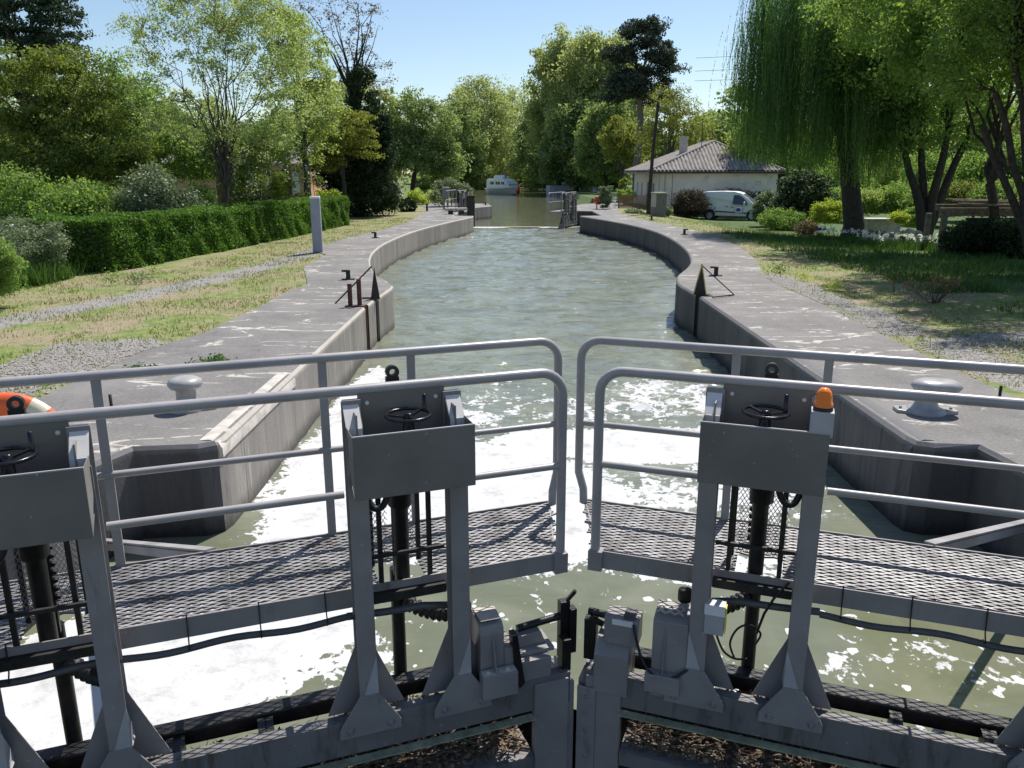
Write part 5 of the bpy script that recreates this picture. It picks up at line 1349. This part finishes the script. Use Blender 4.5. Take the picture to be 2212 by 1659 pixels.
for k, (x, y) in enumerate(spots):
    g = copy_tree(protos[k % 3]); g.location = (x, y, -.4); s_ = rb.uniform(.85, 1.25) * (1.25 if y > 140 else 1); g.scale = (s_ * rb.uniform(.9, 1.15), s_, s_ * rb.uniform(.85, 1.15)); g.rotation_euler = (0, 0, rb.uniform(0, 6.28))
def bush(u, v, D, ru, rv, mat, label, name='shrub', n=70, cr=None, leaf=.12, nl=100, blossom=None, grp=None, cat='shrub'):
    c = E(u, v, D, ru, rv)
    return tree(name, label, gb(u, D), [c], n, cr or max(.2, c[3] * .3), nl, leaf, mat, cat=cat, trunk=False, blossom=blossom, group=grp)
bush(1272, 372, 131, 66, 46, 'l_dark', 'massive black green yew bush behind the moored blue barge', 'yew_bush', 200, 1.3, .34, 150)
for i, (u, v, ru, rv) in enumerate([(960, 390, 30, 18), (1020, 388, 34, 20), (1080, 390, 36, 18), (1140, 388, 34, 20), (1185, 385, 26, 24)]):
    bush(u, v, 193, ru, rv, 'l_far', 'undergrowth bush in the shade of the far wood', 'undergrowth_bush', 60, 1.4, .45, 70, grp='undergrowth of the far wood')
bush(925, 395, 110, 30, 18, 'l_far', 'green bush on the lawn beyond the leaning green tree', n=50, leaf=.25)

# --- right bank --------------------------------------------------------------
cd = [E(1385, 75, 84, 48, 26), E(1345, 120, 84, 40, 26), E(1425, 115, 84, 40, 26), E(1370, 175, 84, 56, 30), E(1440, 160, 84, 34, 26), E(1330, 200, 84, 40, 22), E(1415, 205, 84, 50, 22), E(1400, 55, 84, 36, 16)]
tree('cedar_tree', 'tall dark cedar with a long bare trunk and layered crown beside the cream house', gb(1373, 84), cd, 230, .95, 150, .22, 'l_cedar', h=15, r0=.42, bark='bark_pale', nlimb=18, flat=.45, fork=.72, inner=.2)
bx, by, bz = gb(1438, 76)
tree('twiggy_tree', 'twiggy yellow green tree behind the roof of the cream house', gb(1440, 76), [E(1450, 240, 76, 60, 60), E(1400, 290, 76, 50, 50), E(1500, 290, 76, 55, 50)], 240, .6, 45, .17, 'l_gold', h=7, r0=.22, nlimb=18, bark='bark', inner=.1, rmin=.02)
tree('golden_tree', 'yellow leaved tree left of the cedar trunk', gb(1340, 88), [E(1335, 300, 88, 38, 46), E(1370, 330, 88, 30, 40)], 110, .7, 80, .22, 'l_gold', h=5, r0=.15, inner=.15)
tree('lime_green_tree', 'fresh green tree rising behind the roof right of the chimney', gb(1560, 95), [E(1540, 290, 95, 60, 50), E(1610, 300, 95, 60, 50), E(1575, 340, 95, 90, 40)], 260, .9, 95, .26, 'l_spring', h=6, r0=.2)
tree('willow_side_tree', 'loose light green tree growing between the roof and the willow', gb(1625, 60), [E(1610, 300, 60, 40, 60), E(1590, 350, 60, 30, 40), E(1640, 250, 60, 40, 60)], 150, .55, 70, .15, 'l_spring', h=5, r0=.12, inner=.1)
bush(1350, 415, 63, 14, 30, 'l_gold', 'straggly golden bush at the corner of the cream house', n=40)
bush(1352, 420, 61, 22, 12, 'l_mid', 'bright green bush beside the wicker fence', n=40)
bush(1308, 425, 55, 18, 22, 'l_grey', 'grey green bush behind the small faded lifebuoy', n=40)
bush(1490, 443, 54, 40, 27, 'l_copper', 'brown leaved hedge bush against the cream wall left of the van', 'brown_hedge', 120, .5, .09, 170)
bush(1590, 432, 57.2, 60, 20, 'l_copper', 'brown hedge top showing above the roof of the van', 'brown_hedge', 90, .5, .1, 150)
bush(1430, 455, 50, 26, 12, 'l_grey', 'low spiky grey green plants at the foot of the meter cabinet', n=50, leaf=.14, nl=70)
bush(1370, 462, 50, 24, 8, 'l_grey', 'low border plants on the quay side of the utility pole', n=40, nl=60, blossom=('petal', 4, .08, .5))
bush(1655, 450, 47, 30, 34, 'l_grey', 'silvery shrub hiding the nose of the van', n=80, leaf=.10, nl=120, blossom=('petal', 6, .07, .4))
bush(1690, 475, 44, 45, 22, 'l_mid', 'low dark shrub at the right of the van', n=90, leaf=.09, nl=110)
bush(1735, 420, 46, 55, 50, 'l_dark', 'big dark glossy shrub between van and willow trunk', n=160, leaf=.12, nl=140, blossom=('l_grey', 30, .12, .6))
bush(1790, 458, 38, 36, 24, 'l_lime', 'bright yellow green shrub left of the willow trunk', n=90, leaf=.08, nl=120)
bush(1742, 492, 39, 24, 14, 'l_brown', 'pinkish brown low bush in front of the yellow green shrub', n=40, leaf=.07, nl=90)
for i, (u, v, D, ru, rv, m_) in enumerate([(1800, 432, 52, 50, 24, 'l_mid'), (1870, 436, 50, 44, 22, 'l_spring'), (1935, 430, 50, 44, 26, 'l_mid'), (2005, 430, 48, 50, 30, 'l_mid'), (2080, 425, 46, 50, 30, 'l_olive'), (2160, 425, 44, 54, 34, 'l_mid'), (2230, 425, 42, 50, 36, 'l_mid')]):
    bush(u, v, D, ru, rv, m_, ['green thicket base right of the willow trunk', 'pale green scrub above the low concrete wall', 'green scrub right of the low concrete wall', 'scrub between the forked stems', 'olive scrub left of the shelter roof', 'scrub directly above the shelter roof', 'scrub at the right frame edge above the shelter'][i], 'scrub_bush', 90, .6, .12, 110)
for i, (u, v, D, ru, rv) in enumerate([(2080, 515, 24.5, 36, 30), (2150, 510, 24.5, 44, 36), (2205, 520, 23.5, 36, 40)]):
    bush(u, v, D, ru, rv, 'l_dark', ['dark ivy mound at the left post of the shelter', 'dark leafy bush in front of the shelter', 'dark bush at the right frame edge under the shelter'][i], 'ivy_bush', 70, .3, .08, 120)
bush(1945, 470, 36, 18, 10, 'l_lime', 'small clipped yellow green bush beyond the rocks', n=30, leaf=.07, nl=110)
bush(1975, 470, 37, 30, 20, 'l_mid', 'green bush behind the clipped yellow one', n=50, leaf=.09, nl=100)
for i, (u, v, D, ru, rv, m_) in enumerate([(1820, 395, 62, 60, 60, 'l_mid'), (1920, 380, 66, 70, 70, 'l_spring'), (2010, 390, 60, 60, 60, 'l_mid'), (2110, 390, 52, 70, 55, 'l_mid'), (2200, 370, 50, 60, 75, 'l_mid'), (2160, 300, 70, 90, 90, 'l_spring'), (1760, 330, 75, 50, 60, 'l_mid'), (2290, 380, 48, 70, 80, 'l_mid')]):
    lab = ['mid green thicket right of the willow trunk', 'light green thicket behind the rocks', 'thicket behind the forked trunks', 'thicket above the timber shelter', 'thicket right of the shelter at the frame edge', 'tall pale green thicket glimpsed between the branches at right', 'thicket behind the hanging willow strands', 'thicket beyond the right edge'][i]
    tree('thicket_tree', lab, gb(u, D), [E(u, v, D, ru, rv)], 130, .7, 110, .16, m_, h=3, r0=.1, inner=.1)

# willow: curtains of hanging strands
def willow(base, label):
    rng = np.random.default_rng(42); root = empty('weeping_willow', base, 0, label, 'tree')
    bx, by, bz = base
    heads = []
    for (u, v, ru, rv, rd) in [(1720, -20, 85, 60, 2.0), (1790, -80, 130, 60, 2.8), (1860, 0, 90, 70, 2.4), (1665, 70, 62, 80, 1.6), (1900, 100, 70, 60, 2.0), (1760, 60, 80, 50, 2.4)]:
        e = E(u, v, by, ru, rv, rd)
        for k in range(24):
            d = rng.normal(size=3); d /= np.linalg.norm(d); heads.append((e[0] - bx + d[0] * e[3], e[1] - by + d[1] * e[4], e[2] - bz + d[2] * e[5]))
    heads = np.array(heads)
    limbs(rng, (0, 0, -.2), 8, .46, heads, 14, M['bark_dark'], root, .55, .9, None, .012)
    V = []; F = []; T = []; SV = []
    ns = 4200; sb = MB(); hb = rng.uniform(-.3, 2.3, len(heads)) * (rng.random(len(heads)) < .8); ht_ = rng.uniform(.1, .9, len(heads)); sw = rng.normal(size=(len(heads), 2)) * .35
    for i in range(ns):
        hk = rng.integers(len(heads)); h = heads[hk] + rng.normal(size=3) * [.26, .26, .3]
        bottom = (2.35 if h[0] > -2 else 2.95) + hb[hk] + abs(rng.normal()) * .5
        if rng.random() < .35: bottom += rng.uniform(0, 3.4)
        L = max(.8, h[2] - bottom); dr = rng.normal(size=2) * .16 + sw[hk]; nl = int(L * 19)
        t = np.sort(rng.random(nl)); ti = ht_[hk]
        sway = .06 * np.sin(t * 6 + i)
        C = np.stack([h[0] + dr[0] * np.sqrt(t) + sway, h[1] + dr[1] * np.sqrt(t) + sway * .5, h[2] - L * t], 1)
        a = np.stack([rng.normal(size=nl) * .35, rng.normal(size=nl) * .35, -np.ones(nl)], 1); a /= np.linalg.norm(a, axis=1)[:, None]
        b = np.cross(a, rng.normal(size=(nl, 3))); b /= np.linalg.norm(b, axis=1)[:, None] + 1e-9
        ln = rng.uniform(.06, .13, nl)[:, None]
        q = np.stack([C - a * ln * .5, C + b * .013, C + a * ln * .5 + b * .0, C - b * .013], 1)
        V.append(q.reshape(-1, 3)); T.append(np.full(nl * 4, ti) + np.repeat(rng.normal(size=nl) * .12, 4))
        if i % 3 == 0:
            sb.tube([(h[0] + dr[0] * math.sqrt(t_) + .06 * math.sin(t_ * 6 + i), h[1] + dr[1] * math.sqrt(t_) + .03 * math.sin(t_ * 6 + i), h[2] - L * t_) for t_ in (0, .25, .5, .75, 1)], [.006, .005, .004, .003, .002], 3, False)
    V = np.concatenate(V); T = np.concatenate(T).clip(0, 1)
    np_obj('crown', V, np.arange(len(V)).reshape(-1, 4), M['l_willow'], root, {'tint': T})
    sb.build('hanging_twigs', M['l_willow'], root)
wb = gb(1852, 35.5)
willow(wb, 'weeping willow with long hanging green curtains and a thick dark trunk')

# forked tree and the broadleaf crown behind/right of the willow
fb = gb(2010, 34)
def rel(p, base): return (p[0] - base[0], p[1] - base[1], p[2] - base[2])
tree('forked_tree', 'forked tree with several dark stems spreading from one stump behind the shelter', fb, [E(1900, 130, 33, 110, 110), E(2010, 160, 34, 110, 100), E(1850, 60, 33, 80, 60), E(1960, 280, 34, 90, 50), E(2100, 230, 34, 80, 90), (12.3, 28, 7.7, 2.6, 3.0, 1.3)], 470, .62, 125, .115, 'l_mid', h=5, r0=.23, bark='bark_dark', nlimb=20,
     stems=[rel(dp(1955, 330, 34), fb), rel(dp(1990, 320, 34.4), fb), rel(dp(2045, 300, 33.6), fb), rel(dp(2085, 310, 34.2), fb)], up=.5)
nb = gb(2262, 19.5)
tree('overhanging_tree', 'dark limbed tree leaning in from the right edge with drooping branches', nb, [E(2120, 60, 19.5, 110, 90), E(2230, 30, 19.5, 120, 110, 2.5), E(2060, 170, 20, 70, 60), E(2330, 150, 19.5, 140, 140), E(2300, -150, 19.5, 260, 130, 3.4), E(2480, 0, 19, 200, 200, 3.2), E(2110, -150, 20, 170, 110, 3.0), E(2300, -190, 16.5, 230, 130, 2.6), (12.2, 21.5, 7.3, 2.8, 3.0, 1.1)], 860, .45, 135, .08, 'l_mid', h=4.4, r0=.115, bark='bark_dark', nlimb=24,
     stems=[rel(dp(2150, 200, 19.5), nb), rel(dp(2190, 130, 19.3), nb), rel(dp(2330, 100, 19.6), nb), rel(dp(2120, 270, 19.8), nb)], up=.4, inner=.2)
# trees off the right edge whose shade falls across the garden
for i, (x, y, z, rx, n_) in enumerate([(15.5, 20.5, 6.0, 3.4, 210), (14.0, 25.5, 6.5, 3.0, 190), (13.2, 15.8, 5.6, 2.6, 170)]):
    tree('edge_tree', ['leafy tree just outside the right edge shading the garden', 'tree right of the willow shading the shelter', 'tree beside the right quay just out of view'][i], (x + 1.2, y, gz(x, y)), [(x, y, z, rx, 2.8, 1.9)], n_, .75, 110, .15, 'l_mid', h=5, r0=.18, bark='bark_dark')

# --- clipped hedge -------------------------------------------------------------
def hedge():
    rng = np.random.default_rng(9)
    path = [(-11.6, 19.4), (-9.85, 19.9), (-9.3, 23.6), (-8.75, 28), (-8.15, 33.5), (-7.75, 38.6)]
    root = empty('clipped_hedge', (-9.3, 24, 0), 0, 'long clipped green hedge running along the left garden', 'hedge')
    P = [Vector(p) for p in path]; wd = 1.15; ht = 1.26
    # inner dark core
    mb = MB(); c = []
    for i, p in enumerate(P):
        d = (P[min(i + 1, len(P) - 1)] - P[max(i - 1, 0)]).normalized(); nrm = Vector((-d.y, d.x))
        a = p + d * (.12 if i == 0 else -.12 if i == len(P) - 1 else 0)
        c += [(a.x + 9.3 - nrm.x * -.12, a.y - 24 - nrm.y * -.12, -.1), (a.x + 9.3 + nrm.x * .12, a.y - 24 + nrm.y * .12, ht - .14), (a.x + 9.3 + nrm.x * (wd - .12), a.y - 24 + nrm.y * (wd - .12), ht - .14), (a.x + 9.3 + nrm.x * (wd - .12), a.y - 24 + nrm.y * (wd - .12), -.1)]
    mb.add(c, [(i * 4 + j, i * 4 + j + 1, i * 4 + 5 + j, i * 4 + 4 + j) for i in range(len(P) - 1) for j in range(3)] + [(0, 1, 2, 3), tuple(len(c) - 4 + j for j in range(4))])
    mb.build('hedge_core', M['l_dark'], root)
    seg = [(P[i + 1] - P[i]).length for i in range(len(P) - 1)]; tot = sum(seg); N = 150000
    s = rng.random(N) * tot; cum = np.concatenate([[0], np.cumsum(seg)]); k = np.searchsorted(cum, s, side='right') - 1; k = k.clip(0, len(seg) - 1)
    t = (s - cum[k]) / np.array(seg)[k]
    PA = np.array([tuple(p) for p in P]); A = PA[k]; B = PA[k + 1]; pos = A + (B - A) * t[:, None]; d = (B - A); d /= np.linalg.norm(d, axis=1)[:, None]; nr = np.stack([-d[:, 1], d[:, 0]], 1)
    which = rng.random(N); u = rng.random(N)
    top = which > .52
    back = which > .92
    off = np.where(top, u * wd, np.abs(rng.normal(size=N)) * .04 - .02); z = np.where(top, ht - np.abs(rng.normal(size=N)) * .03 + .02, u * ht)
    off = np.where(back, wd + .02, off); z = np.where(back, u * ht, z)
    # lumpy clipped surface
    lump = .07 * np.sin(s * 2.1 + np.sin(s * .7) * 2) + .05 * np.sin(s * 5.3 + z * 4 + np.sin(s * 1.9)) + .045 * np.sin(z * 9 + s * 3 + np.sin(s * 4.1) * 1.5)
    off = np.where(top, off, off - lump * .6); z = np.where(top, z + lump * .5, z)
    gaps = (np.sin(s * 13 + z * 17) * np.sin(s * 7.7 - z * 23) > .60) & ~top
    off = off + np.where(gaps, .10, 0)
    C = np.stack([pos[:, 0] + nr[:, 0] * off + 9.3, pos[:, 1] + nr[:, 1] * off - 24, z], 1) + rng.normal(size=(N, 3)) * .026
    V, F = leaf_cards(rng, C, .058, .62, .45)
    # end caps
    Ce = []
    for p, dd in ((P[0], -1), (P[-1], 1)):
        n_ = 3500; d = (P[1] - P[0]).normalized() if dd < 0 else (P[-1] - P[-2]).normalized(); nv = Vector((-d.y, d.x))
        a_ = rng.random(n_) * wd; z_ = rng.random(n_) * ht
        Ce.append(np.stack([p.x + 9.3 + nv.x * a_ + d.x * dd * rng.random(n_) * .05, p.y - 24 + nv.y * a_ + d.y * dd * rng.random(n_) * .05, z_], 1))
    V2, F2 = leaf_cards(rng, np.concatenate(Ce), .058, .62, .3)
    V = np.concatenate([V, V2]); F = np.concatenate([F, F2 + len(F) * 4])
    tn = np.repeat((.45 + .12 * rng.normal(size=len(V) // 4) + .2 * np.sin(V[::4, 1] * .9)).clip(0, 1), 4)
    np_obj('hedge_leaves', V, F, M['l_hedge'], root, {'tint': tn})
hedge()

# --- grass, gravel, small plants --------------------------------------------------
def blades(name, regions, n, h, wdt, mat, seed, avoid=None, zoff=0):
    rng = np.random.default_rng(seed); V = []; T = []
    areas = np.array([(x1 - x0) * (y1 - y0) * wgt for x0, x1, y0, y1, wgt in regions]); areas /= areas.sum()
    for i in range(n):
        x0, x1, y0, y1, _ = regions[rng.choice(len(regions), p=areas)]
        x = rng.uniform(x0, x1); y = y0 + (y1 - y0) * rng.random() ** 1.3
        if avoid and avoid(x, y): continue
        dn = mnoise.noise(Vector((x * .9, y * .9, seed))) + .35 * mnoise.noise(Vector((x * 4, y * 4, seed)))
        if dn < -.05 and rng.random() < .8: continue
        z = gz(x, y) + zoff; hh = h * rng.uniform(.4, 1.4); a = rng.uniform(0, 2 * PI); dx, dy = math.cos(a), math.sin(a); w_ = wdt * rng.uniform(.7, 1.3) * (1 + y / 30); lean = rng.normal(size=2) * .35 * hh
        V += [(x - dx * w_, y - dy * w_, z - .01), (x + dx * w_, y + dy * w_, z - .01), (x + lean[0], y + lean[1], z + hh)]
        T += [min(1, max(0, .5 - dn + .2 * rng.normal()))] * 3
    o = np_obj(name, V, np.arange(len(V)).reshape(-1, 3), M[mat], None, {'tint': T}); o['kind'] = 'stuff'
    return o
def off_left(x, y): return x > float(interp(L_OUT, y)) - .02 or (x < -8.6 and y > 19.9 and x > -9.9)
def off_right(x, y): return x < float(interp(R_OUT, y)) + .02
blades('lawn_grass', [(-12, -4.6, 8, 24, 1.4), (-9.2, -5.2, 24, 45, .7)], 42000, .045, .006, 'grass', 21, off_left)
blades('lawn_grass', [(5.5, 16, 9, 22, 1.2), (6.5, 16, 22, 50, .5)], 38000, .055, .006, 'grass', 22, off_right)
blades('long_grass', [(-13.5, -10.2, 13.5, 19.2, 1)], 16000, .42, .008, 'lushgrass', 23)
blades('long_grass', [(8.4, 15, 11.5, 14.5, .8), (8.5, 17, 16, 34, .7)], 30000, .17, .008, 'lushgrass', 24, off_right)
def pebbles(regions, n, seed):
    rng = np.random.default_rng(seed); V = []; F = []
    oc = np.array([(1, 0, 0), (0, 1, 0), (-1, 0, 0), (0, -1, 0), (0, 0, .6), (0, 0, -.6)]); of = [(0, 1, 4), (1, 2, 4), (2, 3, 4), (3, 0, 4)]
    for i in range(n):
        x0, x1, y0, y1 = regions[rng.integers(len(regions))]; x = rng.uniform(x0, x1); y = rng.uniform(y0, y1)
        if (x < 0 and x > float(interp(L_OUT, y)) - .03) or (x > 0 and x < float(interp(R_OUT, y)) + .03): continue
        s = rng.uniform(.008, .024); a = rng.uniform(0, PI); ca, sa = math.cos(a), math.sin(a)
        q = oc * s * rng.uniform(.6, 1.3, size=(6, 3)); q = np.stack([q[:, 0] * ca - q[:, 1] * sa, q[:, 0] * sa + q[:, 1] * ca, q[:, 2]], 1) + (x, y, gz(x, y) + .012)
        k = len(V); V += list(q); F += [(a_ + k, b_ + k, c_ + k) for a_, b_, c_ in of]
    o = np_obj('gravel', V, F, M['gravelstone'], None); o['kind'] = 'stuff'
M['gravelstone'] = plain('gravel_stone', (.25, .235, .22), .9, 0, .5, 40, .3)
pebbles([(-11, -5.2, 7.0, 9.6), (-6.6, -4.9, 9.6, 11.5)], 11000, 31)
pebbles([(5.6, 9.0, 9.4, 11.6), (5.6, 6.6, 12, 14.5), (5.9, 6.5, 15, 19)], 8000, 32)

# flowering clumps and stray weeds
def iris(loc, label=None, grp=None, mat='petal'):
    rng = np.random.default_rng(int(abs(loc[0] * 100 + loc[1] * 10)) + 3); r = empty('iris_clump', loc, 0, label, 'flower', grp)
    V = []; T = []
    for i in range(60):
        x, y = rng.normal(size=2) * .12; l = rng.normal(size=2) * .1; h_ = rng.uniform(.2, .42); V += [(x - .012, y, 0), (x + .012, y, 0), (x + l[0], y + l[1], h_)]; T += [rng.random()] * 3
    np_obj('leaf_blades', V, np.arange(len(V)).reshape(-1, 3), M['lushgrass'], r, {'tint': T})
    C = np.repeat(rng.normal(size=(5, 3)) * [.13, .1, .05] + [0, 0, .42], 12, axis=0) + rng.normal(size=(60, 3)) * .032
    V2, F2 = leaf_cards(rng, C, .058, .8, .6); np_obj('petals', V2, F2, M[mat], r, {'tint': np.full(len(V2), .6)})
    return r
fl = [(1772, 500), (1790, 503), (1808, 505), (1835, 506), (1848, 513), (1868, 520), (1878, 518), (1893, 526), (1905, 524), (1922, 520), (1938, 523), (1962, 524), (1975, 527), (2000, 529), (2012, 526), (2025, 533), (1855, 509), (1885, 522)]
for i, (u, v) in enumerate(fl):
    p = gp(u, v + 6, -.02)
    iris((p[0], p[1], gz(p[0], p[1])), 'clump of white irises flowering in the grass before the willow and rocks', 'white irises in the grass')
p = gp(1768, 510, -.1); iris((p[0], p[1], gz(p[0], p[1])), 'clump of deep blue irises left of the white ones', None, 'blue')
p = gp(2120, 548, -.05); iris((p[0], p[1], gz(p[0], p[1])), 'blue iris clump under the shelter edge', None, 'blue')
def weed(u, v, h_, n, mat, label, name='weed_tuft', spread=.12, leaf=.05):
    p = gp(u, v, -.02); x, y = p[0], p[1]; rng = np.random.default_rng(u); root = empty(name, (x, y, gz(x, y)), 0, label, 'weed')
    C = rng.normal(size=(n, 3)) * [spread, spread, h_ * .3] + [0, 0, h_ * .5]; C[:, 2] = np.abs(C[:, 2])
    V, F = leaf_cards(rng, C, leaf, .4, .2); np_obj('leaves', V, F, M[mat], root, {'tint': np.repeat(rng.random(n), 4)})
    return root
for u, v, h_, n, m_, lab in [(1656, 510, .38, 320, 'l_lime', 'fresh green weed standing alone in the grass before the van'), (1683, 590, .2, 160, 'lushgrass', 'small weed at the quay edge near the widest gravel'), (1740, 608, .18, 160, 'l_lime', 'small weed tuft in the gravel strip'), (1800, 628, .22, 260, 'l_lime', 'leafy weed in the gravel left of the dry stalk'),
                          (460, 783, .07, 240, 'lushgrass', 'low weed growing over the left quay edge'), (300, 800, .06, 160, 'lushgrass', 'flat weed at the left quay edge nearest the gate'), (300, 615, .3, 260, 'l_grey', 'floppy pale leaved weed at the foot of the hedge'), (330, 600, .3, 200, 'l_mid', 'green weed beside the hedge foot'), (245, 618, .34, 240, 'l_mid', 'green weed tangle at the near hedge end')]:
    weed(u, v, h_, n, m_, lab)
def dry_plant(u, v, w_, h_, n, label):
    p = gp(u, v, .05); rng = np.random.default_rng(u); root = empty('dry_plant', (p[0], p[1], gz(p[0], p[1])), 0, label, 'plant'); mb = MB(); C = []
    for i in range(n):
        a = rng.uniform(-1, 1) * w_; b = rng.normal() * w_ * .3; hh = h_ * rng.uniform(.6, 1.05) * (1 - .25 * abs(a) / w_)
        mb.tube([(a * .15, b * .15, 0), (a * .6, b * .6, hh * .5), (a, b, hh)], [.005, .004, .003], 4, False)
        C += [(a + rng.normal() * .03, b + rng.normal() * .03, hh - abs(rng.normal()) * .06) for _ in range(26)]
    mb.build('stalks', M['drystalk'], root)
    V, F = leaf_cards(rng, np.array(C), .028, .7, .4); np_obj('seed_heads', V, F, M['drystalk'], root, {'tint': np.repeat(rng.random(len(C)), 4)})
dry_plant(2018, 652, .52, .55, 34, 'dry brown seeding plant fanned out in front of the shade at right')
dry_plant(1932, 630, .06, .50, 3, 'single dry stalk left of the fanned brown plant')
